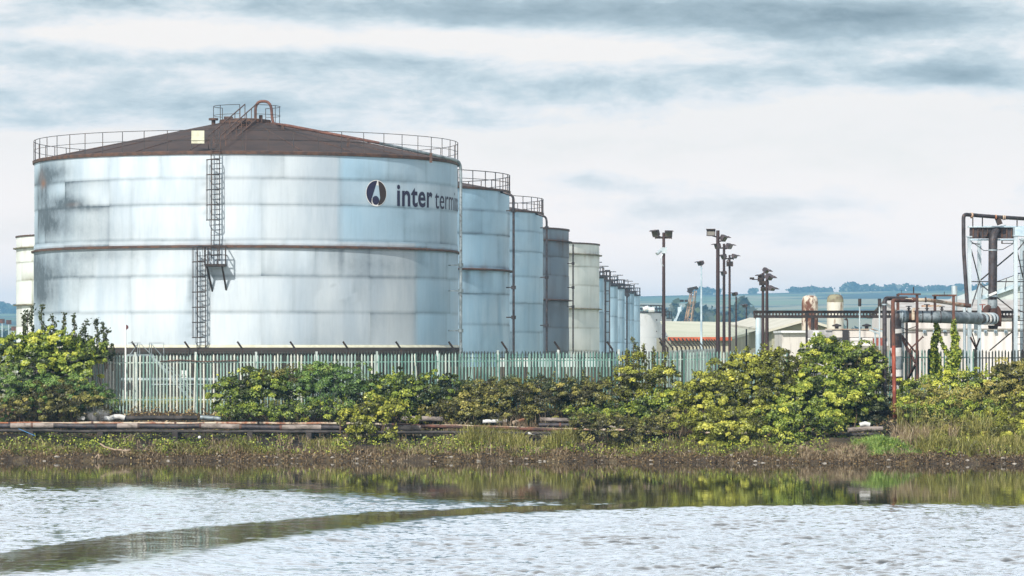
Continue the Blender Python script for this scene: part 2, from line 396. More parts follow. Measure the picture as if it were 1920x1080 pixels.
# water: real ripples, with the calmer lanes near the bank and along the wake
def wake(x):
    """far and near edge of the long smooth swell, in metres"""
    return (np.interp(x, [-16, -12.7, -10.5, -8.5, -4.3, 0, 3.3, 5], [80, 86, 94.7, 99, 107, 111.2, 112.5, 116]),
            np.interp(x, [-16, -11, -8.7, -7.1, -5.1, -2.5, 0, 5.8, 16, 30], [62, 71, 76, 82, 90.5, 98.8, 104.6, 110.3, 112, 112]))
def calm(x, y):
    """0 = rippled, 1 = calm; lanes given in metres on the water"""
    px = 960+x*F/y; yw = lambda row: CZ*F/(row-HZ)       # rows on the photo turned into distances
    j = 5*(fbm(x*.5, y*.12, 11)-.5)*2+6*(fbm(x*2.2, y*.5, 12)-.5)
    xx = x
    up = np.interp(xx, [-19, -14, -9, -4, 0, 4, 30], [126, 124, 121, 116, 112, 111, 110])       # far edge of the rippled lane (shore calm beyond it)
    k1 = 1/(1+np.exp(-(y-up-j*.55)/np.interp(xx, [-8, 2], [2.4, .9])))
    wt, wb = wake(xx)
    k2 = 1/(1+np.exp((y-wt-j*.10)/.22))*1/(1+np.exp(-(y-wb-j*.4)/np.interp(xx, [-13, -6, 0, 6], [1.6, 1.3, .6, .35])))*np.interp(xx, [-12, -4, 2], [.90, .94, 1])
    k2 = np.where(xx > 4.5, 1/(1+np.exp(-(y-wb-j*.2)/.35)), k2)
    return np.clip(np.maximum(k1, k2), 0, 1)
def water_z(x, y):
    c = calm(x, np.maximum(y, 40))
    z = np.zeros_like(x); r = np.random.default_rng(3); gust = .45+1.1*fbm(x*.12+3, y*.045, 15)
    for i in range(46):
        lam = .17*(.75/.17)**r.random(); th = r.normal(math.pi/2, .8); k = 2*math.pi/lam
        z += .0066*lam*np.sin(k*(np.cos(th)*x+np.sin(th)*y)+r.random()*6.28)*(.35+1.3*vnoise(x*.5+i, y*.16, i))
    for i in range(10):
        lam = 1.3+1.6*r.random(); th = r.normal(math.pi/2+.2, .35); k = 2*math.pi/lam
        z += .0022*lam*np.sin(k*(np.cos(th)*x+np.sin(th)*y)+r.random()*6.28)
    dense = (np.abs(x) < 26) & (y > 62)
    wt, wb = wake(x); wt = wt+.5*(fbm(x*.7, y*0, 14)-.5); sp_ = np.maximum(wt-wb, .5); q = (y-wb)/sp_; hgt = .0145*sp_
    sw = np.where(q < 0, np.exp(-(np.clip(y-wb, -60, 0)/9.0)**2), np.clip(1-q, 0, 1))*hgt*np.clip((5.5-x)/4, 0, 1)
    return np.where(dense, z*gust*(.012+.988*(1-c))+sw, 0)
mw, t, p = new_mat('river_water')
g = t.new('ShaderNodeTexCoord').outputs['Object']
ca = t.new('ShaderNodeAttribute', attribute_name='calm').outputs['Fac']
p.inputs['Base Color'].default_value = (.035, .030, .018, 1); p.inputs['Roughness'].default_value = .05
p.inputs['IOR'].default_value = 1.4
t.inp(p.inputs['Roughness'], t.mapr(ca, 0, 1, .10, .035, False))
b = t.new('ShaderNodeBump'); b.inputs['Distance'].default_value = .02
t.inp(b.inputs['Strength'], t.mapr(ca, 0, 1, .5, .02, False))
t.inp(b.inputs['Height'], t.noise(t.mapping(g, (1, .6, 1)), 5, 4, .6)); t.inp(p.inputs['Normal'], b.outputs[0])
xs = np.concatenate([[-1500, -300, -80], np.arange(-26, 26.01, .085), [80, 300, 1500]])
ys = np.concatenate([[-400, -50, 30], np.arange(62, 157.0, .125)])
gw = t.new('ShaderNodeBsdfGlossy'); gw.inputs[0].default_value = (.93, .97, 1, 1); t.inp(gw.inputs['Roughness'], t.mapr(ca, 0, 1, .09, .03, False)); t.l.new(b.outputs[0], gw.inputs['Normal'])
mw_ = t.new('ShaderNodeMixShader'); lw = t.new('ShaderNodeFresnel'); lw.inputs['IOR'].default_value = 1.9; t.inp(mw_.inputs[0], t.m('MULTIPLY', t.mapr(lw.outputs[0], .15, .6, .28, 1.0), t.mapr(ca, 0, 1, 1.0, .50, False)))
t.l.new(p.outputs[0], mw_.inputs[1]); t.l.new(gw.outputs[0], mw_.inputs[2]); t.l.new(mw_.outputs[0], t.n['Material Output'].inputs['Surface'])
tag(grid_mesh('water', xs, ys, water_z, mw, lambda x, y: {'calm': np.where((np.abs(x) < 26) & (y > 61), calm(x, np.maximum(y, 40)), 0)}), kind='structure')

# far hills with field pattern
mh, t, p = new_mat('hill_fields')
g = t.new('ShaderNodeTexCoord').outputs['Object']
vo = t.new('ShaderNodeTexVoronoi'); vo.inputs['Scale'].default_value = 1.0
t.l.new(t.mapping(g, (.006, .0035, .02)), vo.inputs['Vector'])
sr = t.new('ShaderNodeSeparateColor'); t.l.new(vo.outputs['Color'], sr.inputs[0])
fld = t.ramp(sr.outputs[0], [(0, (.06, .10, .03)), (.3, (.12, .18, .05)), (.55, (.20, .24, .09)), (.75, (.30, .27, .14)), (1, (.10, .15, .05))])
wd = t.noise(t.mapping(g, (.006, .006, .03)), 1.0, 6, .6)
t.inp(p.inputs['Base Color'], t.mix(t.mapr(wd, .50, .56), fld, (.022, .035, .018, 1)))
p.inputs['Roughness'].default_value = 1
def hill_z(x, y):
    px = 960+x*F/np.maximum(y, 1)
    ridge = 66+6*np.sin(x*.0021+1)+8*(fbm(x*.0014, y*0, 21)-.5)+np.interp(x, [-800, -500, 150, 300, 500, 1000], [-14, -16, -2, 0, 4, 12])
    k = np.clip((y-2200)/2300, 0, 1); z = ridge*k**.75*(1+.0)
    z += 10*(fbm(x*.004, y*.002, 22)-.5)*k*(1-k)*3
    z *= np.clip((5700-y)/1000, 0, 1)
    return z+GZ-1
tag(grid_mesh('hills', np.linspace(-2500, 2500, 260), np.linspace(2150, 5600, 90), hill_z, mh), kind='structure')

# ------------------------------------------------------------------ storage tanks
def shell_mesh(name, mat, parent, c, RR, levels, seams, dirt_shade_f, radd, angs=(-180, 180), panel=15.75, off=-2.5, toneamp=.07, step=1.25, seed=1, blue_f=None, joint=None):
    cx, cy, cz = c; Vs = []; Fs = []; A = {'dirt': [], 'tone': [], 'rust': [], 'blue': []}; o = 0
    for ci in range(len(levels)-1):
        z0, z1 = levels[ci], levels[ci+1]; rr = RR+radd[ci]
        if joint: bounds = joint[ci]
        else:
            sh = (ci % 2)*panel*.5+off; bounds = list(np.arange(-180+sh, 180+sh+.01, panel))
        for bi in range(len(bounds)-1):
            a0, a1 = bounds[bi], bounds[bi+1]; nc = max(2, int(round((a1-a0)/step))); nr = max(2, int(round((z1-z0)/.16)))
            aa, zz = np.meshgrid(np.linspace(a0, a1, nc+1), np.linspace(z0, z1, nr+1)); aa = aa.ravel(); zz = zz.ravel()
            tn = 1+toneamp*(float(_h(np.float64(bi+seed), np.float64(ci*3.3), 5.0))*2-1)
            # sheet edges keep a thin dirty lap line
            e = np.minimum(np.minimum((zz-z0), (z1-zz)*3)/.055, np.minimum(aa-a0, a1-aa)*1.5/.6+.35)
            dt, ru = dirt_shade_f(aa, zz)
            hsh = lambda q_: float(_h(np.float64(bi*1.7+seed), np.float64(ci*2.9), q_))
            gq = (zz-z0)/(z1-z0) if hsh(2.) > .5 else 1-(zz-z0)/(z1-z0); gp_ = (aa-a0)/(a1-a0) if hsh(3.) > .5 else 1-(aa-a0)/(a1-a0)
            sidef = np.clip((-aa-25)/40, 0, 1)*.9+.45
            dt = dt+sidef*.85*hsh(4.)**1.6*(.65*gq**2.2+.5*gp_**2.0)*(.5+.9*fbm(aa*.13, zz*.6, seed+70))
            vs_ = (np.minimum(aa-a0, a1-aa) < .05)*.12
            dt = np.clip(dt+vs_+.34*(e < .35)*(fbm(aa*.2, zz*2, 91)+.3), 0, 1)
            bow = .012*np.sin(np.pi*(aa-a0)/(a1-a0))*np.sin(np.pi*(zz-z0)/(z1-z0))
            r_ = rr+bow
            V = np.stack([cx+r_*np.sin(np.radians(aa)), cy-r_*np.cos(np.radians(aa)), cz+zz], 1)
            i = (np.arange(nc)[None, :]+np.arange(nr)[:, None]*(nc+1)).ravel()
            Vs.append(V); Fs.append(np.stack([i, i+1, i+nc+2, i+nc+1], 1)+o); o += len(V)
            A['dirt'].append(dt); A['rust'].append(ru); A['tone'].append(np.full(len(V), tn))  # 'dirt' also holds tank 1's painted ladder and platform shadows
            A['blue'].append(blue_f(aa, zz) if blue_f else np.zeros(len(V)))
    return np_mesh(name, np.concatenate(Vs), np.concatenate(Fs), {k: np.concatenate(v) for k, v in A.items()}, mat, parent, smooth=True)

def railing(mat, parent, c, rr, z, h, spacing, a0=-180, a1=180, r=.019, name='railing', mid=True):
    mb = MB(); n = max(2, int(R(abs(a1-a0))*rr/spacing)); full = abs(a1-a0-360) < 1
    mb.tube(arc(c, rr, a0, a1, n*3, z+h), r, 6, caps=not full)
    if mid: mb.tube(arc(c, rr, a0, a1, n*3, z+h*.52), r*.8, 6, caps=not full)
    for i in range(n+(0 if full else 1)):
        q = arc(c, rr, a0+(a1-a0)*i/n, 0, 1, 0)[0]; mb.beam(q+Vector((0, 0, z)), q+Vector((0, 0, z+h)), r*2)
    return mb.build(name, mat, parent)

def g2(a, z, a0, z0, sa, sz): return np.exp(-((a-a0)/sa)**2-((z-z0)/sz)**2)
TB = 5.07-0.0      # tank base level
LV = [0, 1.93, 3.92, 5.55, 7.86, 9.32, 10.73]

def ladder_mb(p0, p1, rung=.28, wdt=.46, st=.05, depth=(0, -1, 0)):
    mb = MB(); p0, p1 = Vector(p0), Vector(p1); u = (p1-p0).normalized(); s = Vector((1, 0, 0))*wdt/2
    mb.beam(p0-s, p1-s, st); mb.beam(p0+s, p1+s, st)
    n = int((p1-p0).length/rung)
    for i in range(1, n): q = p0+u*rung*i; mb.beam(q-s, q+s, .028)
    return mb
def cage_mb(x, y, z0, z1, n=6, hoop=.62, side=-.2):
    mb = MB()
    def hp(a): return (x+side*.4+hoop*.5*math.sin(a)*.98, y-.05-hoop*math.sin(a/2+0)*0, 0)
    pts = lambda z: [Vector((x+.02+.36*math.cos(q)-.0, y-.62*math.sin(q), z)) for q in [math.pi*k/8 for k in range(9)]]
    for i in range(n): 
        z = z0+(z1-z0)*i/(n-1); mb.tube(pts(z), .032, 5)
    for k in (0, 2, 4, 6, 8):
        a, b_ = pts(z0)[k], pts(z1)[k]; mb.beam(a, b_, .028)
    return mb

# --- tank 1
D1, R1 = 203.0, 12.33
c1 = (X(463, D1), D1, TB)
def px_ang(px, cx=463, hw=395): return math.degrees(math.asin(max(-1, min(1, (px-cx)/hw))))
t1 = thing('storage_tank', 'huge pale clad tank with brown cone roof and navy lettering, largest in the row', 'storage tank', c1, 'round storage tanks in the row')
def dirt_shade1(a, z):
    up = z > 5.55
    nz = fbm(a*.11, z*.22, 31); nf = fbm(a*.8, z*.35, 33); nb = fbm(a*.05, z*.5, 35)
    dt = np.zeros_like(a)
    # dark grimy patches on the left shoulder
    lower = .55+.45*(np.mod(z, 1.5) < .9)
    dt += .75*g2(a, z, px_ang(118), 9.85, 11, .6)*1.35+.55*g2(a, z, px_ang(104), 9.5, 6, .35)*.8
    dt += .75*g2(a, z, px_ang(166), 8.1, 7.5, .35)+.75*g2(a, z, px_ang(98), 8.6, 8, .8)+.35*g2(a, z, px_ang(140), 8.3, 6, .5)
    dt += .35*g2(a, z, px_ang(210), 7.75, 5, .2)+.4*g2(a, z, px_ang(110), 7.2, 10, .7)
    # lower ring, left: broad dull area below the girder
    dt += .80*g2(a, z, -72, 4.4, 26, 1.6)*(z < 5.5)+.45*g2(a, z, -60, 6.9, 14, .6)*(z>5.6)+.55*g2(a, z, -66, 2.9, 12, .9)+.35*g2(a, z, -38, 5.2, 14, .45)*(z < 5.5)
    dt += .25*g2(a, z, -50, 6.3, 30, .6)*(z > 5.5)
    # run-off streaks below the girder, stronger right of the ladder
    st = np.clip((5.5-z)/1.9, 0, 1); streak = np.clip(fbm(a*.55, z*.05, 41)-.47, 0, 1)*3.2
    dt += .5*streak*np.clip(1-st, 0, 1)*(z < 5.5)*(.35+.65*np.clip((a-5)/20, 0, 1))
    dt += .32*g2(a, z, 40, 4.6, 14, .7)*(z < 5.5)+.25*g2(a, z, 30, 3.2, 8, .8)*(nz > .45)
    # below seams
    for zs in (1.93, 3.92, 7.86, 9.32):
        dt += .14*np.exp(-np.clip(z-zs, 0, 9)/.14)*(z >= zs)*np.clip(nb*2-.75, 0, 1)*1.3
    dt += .30*g2(a, z, 47, 9.45, 8, .25)+.18*g2(a, z, 36, 9.8, 6, .5)+.2*g2(a, z, 58, 6.7, 9, .35)+.14*g2(a, z, 50, 7.5, 5, .4)
    # shadows beside the ladders and under the platform, painted into the mask
    for zz in (9.9, 9.0, 8.2, 7.4): dt += .22*g2(a, z, px_ang(420), zz, 1.2, .16)
    dt += .5*g2(a, z, px_ang(395), 3.1, .8, .9)+.55*g2(a, z, px_ang(423), 3.35, .5, .45)+.3*g2(a, z, px_ang(423), 2.2, .35, 1.0)+.3*g2(a, z, px_ang(412), 4.1, 4, .22)
    for zz in (3.6, 2.7, 1.9, 1.2, .7): dt += .2*g2(a, z, px_ang(392), zz, 1.0, .12)
    dt = dt*(.55+.9*nf)+.05*np.clip(nz-.4, 0, 1)
    ru = .8*g2(a, z, px_ang(103), 9.32, 2.0, .22)+.25*g2(a, z, px_ang(98), 9.75, 3, .4)+.25*g2(a, z, px_ang(170), 8.0, 3, .12)
    ru += .35*(np.abs(z-5.6) < .06)*np.clip(nf*2-.6, 0, 1)
    return np.clip(dt, 0, .92), np.clip(ru, 0, 1)
def blue1(a, z):
    s = np.where(z > 5.87, 1/(1+np.exp(-(a-29)/.15)), 1/(1+np.exp(-(a-54.6)/.15)))*.62
    s = s+np.clip((-a-34)/50, 0, 1)*.45
    s = s*(.6+.8*fbm(a*.06, z*.4, 51)); s = s*np.where((z > 7.86) & (z < 9.32) & (a > 29), .55, 1)
    return np.clip(s, 0, 1)
j_up = [-180, -149, -118, -86, -69, -52, px_ang(243), -18, -1, 14, 29.1, 44, 60, 76, 92, 124, 155, 180]
j_up2 = [-180, -150, -118, -88, -72, px_ang(107), px_ang(153), px_ang(243), px_ang(285), -9, 8, 29.1, 50, 68, 90, 120, 150, 180]
j_lo = [-180, -150, -115, -86, px_ang(107), px_ang(213), px_ang(285), -9, 8, 22, 38, 54.6, 72, 90, 120, 150, 180]
shell_mesh('shell', M['tank_a'], t1, c1, R1, [0, 1.93, 3.92, 5.5], [], dirt_shade1, [.035, .035, .035], joint=[j_lo, [-180, -150, -110, -86, -64.5, -45, px_ang(285), -5, 16, 38, 54.6, 75, 95, 130, 180], j_lo], blue_f=blue1, toneamp=.075)
shell_mesh('upper_shell', M['tank_a'], t1, c1, R1, [5.62, 5.92, 7.86, 9.32, 10.73], [], dirt_shade1, [.03, -.01, 0, .0], joint=[j_up, j_up2, j_up2, j_up], blue_f=blue1, toneamp=.075, seed=4)
MB().lathe(c1, [(R1-.1, 5.49), (R1+.19, 5.47), (R1+.20, 5.56), (R1-.05, 5.63)], 180).build('wind_girder', M['rim_brown'], t1, True)
MB().lathe(c1, [(R1-.05, 10.60), (R1+.10, 10.62), (R1+.12, 10.78), (R1+.02, 10.82), (R1-.1, 10.80)], 180).build('rim', M['rim_brown'], t1, True)
# plates of the cone roof, slightly lapped
mb = MB(); hR = 2.62
mb.lathe(c1, [(R1-.02, 10.79), (R1*.66, 10.79+hR*.34), (R1*.66, 10.81+hR*.34), (R1*.33, 10.81+hR*.67), (R1*.33, 10.83+hR*.67), (1.0, 10.79+hR*.92), (.0, 10.82+hR*.95)], 90)
roof1 = mb.build('roof', M['roof_brown'], t1, True)
mb = MB()
for k in range(24): a = 15*k+4; mb.beam(arc(c1, R1-.1, a, 0, 1, 10.82)[0], arc(c1, 1.2, a, 0, 1, 10.82+hR*.9)[0], .05, .03)
mb.build('roof_seam', M['rim_brown'], roof1)
railing(M['rail_steel'], t1, c1, R1+.03, 10.8, 1.15, 1.4)
MB().lathe(c1, [(R1+.16, -.02), (R1+.30, -.04), (R1+.32, -.35), (R1+.22, -.36), (R1+.22, -3.2)], 120).build('plinth', M['dark_plinth'], t1, True)
MB().lathe(c1, [(R1+.045, .13), (R1+.07, .10), (R1+.17, .0), (R1+.17, -.03)], 120).build('base_flashing', M['cream_box'], t1, True)
# centre platform, vent, roof stairs
apz = 10.79+hR; xa = c1[0]; ya = c1[1]
mb = MB(); mb.lathe((xa-.1, ya, c1[2]), [(1.55, apz-.42), (1.5, apz-.12), (.9, apz-.05), (0, apz)], 24)
mb.box(xa-1.25, xa-.75, ya-1.2, ya-.8, c1[2]+apz-.55, c1[2]+apz+.02)
mb.box(xa+.8, xa+1.0, ya-1.3, ya-1.1, c1[2]+apz-.5, c1[2]+apz+.1)
mb.tube([(xa-1.9, ya-.7, c1[2]+apz-.6), (xa-1.9, ya-.7, c1[2]+apz-.15)], .12, 10); mb.lathe((xa-1.9, ya-.7, c1[2]+apz-.17), [(.0, .14), (.28, .12), (.28, 0), (.12, 0)], 14)
mb.build('roof_manhole', M['rim_brown'], t1, True)
pc = (xa, ya, c1[2])
railing(M['rail_steel'], t1, pc, 1.95, apz-.45, 1.12, 1.3, -128, -8, name='crow_nest_railing')
railing(M['rail_steel'], t1, pc, 1.95, apz-.45, 1.12, 1.3, 18, 150, name='crow_nest_railing')
mb = MB()
gp = fillet([P(479, 233, D1), P(479, 190, D1), P(508, 190, D1), P(511, 232, D1), P(537, 235, 199), P(700, 266, 194.3), P(852, 299, D1-5), P(863, 305, D1-4.5), P(864, 330, D1-4.5), P(864, 700, D1-4.5)], .55, 7)
mb.tube(gp[:40], .085, 10)
gooseneck = mb.build('gooseneck_pipe', surf('orange_rust', (.09, .045, .038), (.17, .08, .06), 2, .7), t1, True)
mb = MB(); mb.tube(gp[39:], .085, 10)
for yy in (497, 545, 620): q = P(864, yy, D1-4.5); mb.tube([q-Vector((0, 0, .1)), q+Vector((0, 0, .1))], .15, 10); mb.beam(q, q+Vector((-.7, .7, 0)), .07)
mb.build('riser_pipe', M['pipe_grey'], t1, True)
mb = MB()
for q in [(530, 238, 199.6), (653, 262, 195.5), (808, 291, 196)]: a = P(*q); MB().beam(a-Vector((0, 0, .42)), a+Vector((0, 0, .12)), .16).build('pipe_support', M['rim_brown'], t1)
mb = MB()
sa, sb = P(402, 287, D1-R1+.7), P(470, 226, D1-1.6)
sdx = Vector((.33, 0, 0))
for s_ in (-1, 1):
    mb.beam(sa+s_*sdx, sb+s_*sdx, .07, .2)
    mb.beam(sa+s_*sdx+Vector((0, 0, .95)), sb+s_*sdx+Vector((0, 0, .95)), .05)
    for k in range(8): q = sa.lerp(sb, k/7)+s_*sdx; mb.beam(q, q+Vector((0, 0, .95)), .045)
for k in range(18): q = sa.lerp(sb, (k+.5)/18); mb.beam(q-sdx, q+sdx, .22, .04)
mb.build('roof_stairs', M['rim_brown'], t1)
bx = MB(); q0, q1 = P(359, 269, 190.3), P(383, 245, 190.3); bx.box(q0.x, q1.x, 190.25, 190.55, q0.z, q1.z)
bx.box(q0.x-.01, q1.x+.01, 190.2, 190.26, q0.z+.17, q0.z+.2); cb = bx.build('control_box', M['cream_box'], t1)
# ladders
lx1, lx2 = X(403.5, 190.3), X(376.5, 190.2)
yl1 = D1-math.sqrt(R1**2-(lx1-xa)**2)-.28; yl2 = D1-math.sqrt(R1**2-(lx2-xa)**2)-.3
lad = ladder_mb((lx1, yl1, Z(489, yl1)), (lx1, yl1, Z(246, yl1))).build('ladder', M['rail_steel'], t1)
cage_mb(lx1-.15, yl1, Z(413, yl1), Z(300, yl1), 5).build('ladder_cage', M['rail_steel'], lad)
lad2 = ladder_mb((lx2, yl2, Z(690, yl2)), (lx2, yl2, Z(464, yl2))).build('ladder', M['rail_steel'], t1)
cage_mb(lx2-.15, yl2, Z(633, yl2), Z(463, yl2), 7).build('ladder_cage', M['rail_steel'], lad2)
mb = MB(); px0, px1_ = X(384.5, 190), X(423.5, 190); yp0, yp1 = 189.8, 190.6; zf = Z(497, 190)
mb.box(px0, px1_, yp0, yp1, zf-.08, zf+.06)
for (ax, bx_) in ((px0+.1, px0+.35), (px1_-.2, px1_-.02)): mb.beam((ax, yp0+.1, zf-.05), (bx_, 190.72, zf-1.45), .085)
for z_ in (.55, 1.02):
    mb.beam((px0, yp0, zf+z_), (px1_, yp0, zf+z_), .05); mb.beam((px1_, yp0, zf+z_), (px1_, yp1, zf+z_), .05); mb.beam((px0, yp0, zf+z_), (px0, yp1, zf+z_), .05)
for q in (px0, px0+.18, px1_-.42, px1_): mb.beam((q, yp0, zf), (q, yp0, zf+1.02), .065)
mb.build('ladder_platform', M['dark_steel'], t1)

# lettering and emblem bent round the shell
def wrap(points, off):
    out = []
    for (u, v) in points:      # u = arc metres from the front, v = height above base
        a = u/R1; out.append((xa+(R1+off)*math.sin(a), ya-(R1+off)*math.cos(a), TB+v))
    return out
def text_part(txt, u0, v0, height, width, bold, name, mat):
    cu = bpy.data.curves.new(name, 'FONT'); cu.body = txt; cu.size = 1; cu.offset = bold; cu.resolution_u = 4; cu.space_character = 1.02+bold*1.5
    o = bpy.data.objects.new(name, cu); C.objects.link(o)
    dg = bpy.context.evaluated_depsgraph_get(); me = bpy.data.meshes.new_from_object(o.evaluated_get(dg))
    bpy.data.objects.remove(o); 
    vs = [v.co.copy() for v in me.vertices]; x0 = min(v.x for v in vs); x1 = max(v.x for v in vs); y1 = max(v.y for v in vs)
    pts = [(u0+(v.x-x0)/(x1-x0)*width, v0+(v.y)/y1*height) for v in vs]
    m2 = MB(); m2.add(wrap(pts, .02), [tuple(p_.vertices) for p_ in me.polygons]); bpy.data.meshes.remove(me)
    return m2.build(name, mat, t1)
ua = lambda px: R1*R(px_ang(px))
text_part('inter', ua(753), 7.97, 1.16, ua(814.5)-ua(753), .022, 'lettering', M['ink'])
text_part('terminals', ua(819), 7.92, 1.12, 6.3, .0, 'lettering', M['ink'])
ec, ev, er = ua(717.5), 8.60, .70
ring = lambda r0, n=48: [(ec+r0*math.cos(2*math.pi*k/n), ev+r0*math.sin(2*math.pi*k/n)) for k in range(n)]
lg = MB(); lg.add(wrap(ring(er+.035), .015), [tuple(range(48))]); em = lg.build('emblem', M['sign_white'], t1)
n = 24
lp = [(ec+.03, ev+er)]+[(ec-er*math.sin(math.pi*k/n), ev+er*math.cos(math.pi*k/n)) for k in range(1, n)]+[(ec-.10, ev-er*.98), (ec-.26, ev-.36)]
lg = MB(); lg.add(wrap([(ec+.05, ev+er*.99)]+[(ec-er*math.sin(math.pi*k/n), ev+er*math.cos(math.pi*k/n)) for k in range(0, n-2)]+[(ec-.36, ev-.50), (ec-.33, ev-.30)], .022), [tuple(range(n+1))]); lg.build('emblem_left_field', M['ink'], em)
lg = MB(); lg.add(wrap([(ec+.12, ev+er*.97)]+[(ec+er*math.sin(math.pi*k/n), ev+er*math.cos(math.pi*k/n)) for k in range(2, n-1)]+[(ec+.1, ev-er*.98), (ec+.26, ev-.28)], .022), [tuple(range(n))]); lg.build('emblem_right_field', M['ink_brown'], em)
lg = MB(); lg.add(wrap([(ec-.06+.24*math.cos(6.283*k/24), ev-.40+.25*math.sin(6.283*k/24)) for k in range(24)], .026), [tuple(range(24))]); lg.build('emblem_drop', M['ink'], em)

# --- tanks 2..5 of the row and the cream one far left
def dirt_gen(seed, ringz, lvl, heavy=1.0):
    def f(a, z):
        nf = fbm(a*.7, z*.3, seed+1); nz = fbm(a*.08, z*.45, seed+2)
        dt = .42*np.clip(nz-.48, 0, 1)*2.2
        for rz in ringz:
            s_ = np.clip((rz-z)/1.8, 0, 1); dt += .75*np.clip(fbm(a*.30, z*.04, seed+5)-.42, 0, 1)*3*(1-s_)*(z < rz)
            dt += .30*np.exp(-np.clip(z-rz, 0, 9)/.30)*(z >= rz)
        for zs in lvl[1:-1]:
            dt += .20*np.exp(-np.clip(z-zs, 0, 9)/.15)*(z >= zs)*np.clip(nz*2-.5, 0, 1)
        return np.clip(dt*heavy*(.5+nf), 0, .9), np.clip(.5*(nf > .56)*np.exp(-np.abs(z-(ringz[0] if ringz else 99))/.25), 0, .5)
    return f
def tank(label, D, edge_px, mat, lv, rings, rail, seed, side=1, heavy=1.0, hR=2.3, roofmat='roof_brown', girder='rim_brown', railspan=None, base=0.0, toprim=True):
    hw = R1*F/math.sqrt(D*D-R1*R1); cx = X(edge_px-side*hw, D); c = (cx, D, TB)
    tt = thing('storage_tank', label, 'storage tank', (cx, D, TB+base), 'round storage tanks in the row')
    shell_mesh('shell', M[mat], tt, c, R1, lv, [], dirt_gen(seed, rings, lv, heavy), [(.03 if i % 2 else .0) for i in range(len(lv))], panel=24, off=seed*3.1, step=2.0, seed=seed, toneamp=.06, blue_f=lambda a, z: np.clip(fbm(a*.05, z*.5, seed+9)*1.3-.3, 0, 1))
    for rz in rings:
        MB().lathe(c, [(R1-.1, rz-.06), (R1+.34, rz-.02), (R1+.34, rz+.06), (R1-.05, rz+.12)], 120).build('wind_girder', M[girder], tt, True)
    top = lv[-1]
    if toprim: MB().lathe(c, [(R1-.05, top-.06), (R1+.10, top-.04), (R1+.10, top+.10), (R1-.1, top+.1)], 120).build('rim', M['rim_brown'], tt, True)
    if rail:
        MB().lathe(c, [(R1-.02, top+.07), (R1*.5, top+.07+hR*.5), (0, top+hR)], 72).build('roof', M[roofmat], tt, True)
        railing(M['rail_steel'], tt, c, R1+.03, top+.05, 1.15, 1.5, r=.03)
    else:
        MB().lathe(c, [(R1-.04, top+.02), (R1*.5, top+.02), (0, top+.02)], 72).build('roof', M[roofmat], tt, True)
    return tt, c
def riser(tt, c, D, px, py0, mat, r=.085, goose=True, ties=(), edge=None):
    mb = MB(); Yp = D-4
    if goose: pts = fillet([P(edge-34, py0-9, Yp+.5), P(edge, py0+2, Yp), P(px, py0+6, Yp), P(px, py0+28, Yp), P(px, 712, Yp)], .6, 6)
    else: pts = [P(px, py0, Yp), P(px, 712, Yp)]
    mb.tube(pts, r, 8)
    for yy in ties: q = P(px, yy, Yp); mb.tube([q-Vector((0, 0, .12)), q+Vector((0, 0, .12))], r*1.9, 8); mb.beam(q, q+Vector((-.5, .2, 0)), .08)
    mb.build('riser_pipe', M[mat], tt, True)
t2, c2 = tank('blue-grey clad tank with railed brown roof and one dark girder, right behind the lettered tank', 242, 955.5, 'tank_b', [-2.6, -.4, 1.55, 3.65, 5.45, 7.7, 9.3, 10.75], [5.25], True, 11, heavy=1.15)
riser(t2, c2, 242, 963, 362, 'pipe_dark', ties=(395, 539, 595), edge=953)
t3, c3 = tank('blue-grey tank with a railed roof and no girder, third in the receding row', 281, 1018, 'tank_b', [-2.6, -.6, 1.2, 3.5, 5.6, 7.6, 9.2, 10.75], [], True, 17, heavy=.8)
riser(t3, c3, 281, 1025, 402, 'pipe_dark', ties=(427, 520, 610), edge=1016)
t4, c4 = tank('dull slate coloured tank with two dark girders and no railing', 324, 1066.5, 'tank_c', [-2.6, -.4, 1.8, 4.3, 6.6, 8.3, 9.85, 10.85], [9.75, 4.3], False, 23, heavy=1.2, roofmat='tank_b' if False else 'roof_brown')
riser(t4, c4, 324, 1074.5, 458, 'dark_steel', r=.07, goose=False, ties=(494, 539, 575))
t5, c5 = tank('cream painted tank with mossy girders at the right end of the big tanks', 372, 1123.5, 'tank_d', [-2.6, -.4, 2.0, 4.06, 6.5, 8.5, 9.8, 10.9], [9.75, 4.0], False, 29, heavy=.35, girder='moss_cap')
t6, c6 = tank('cream tank with olive girders peeping out left of the lettered tank', 345, 33, 'tank_d', [-2.6, -.4, 2.0, 4.1, 6.5, 8.3, 9.75, 10.85], [9.7, 4.1], False, 37, side=-1, heavy=.4, girder='moss_cap')

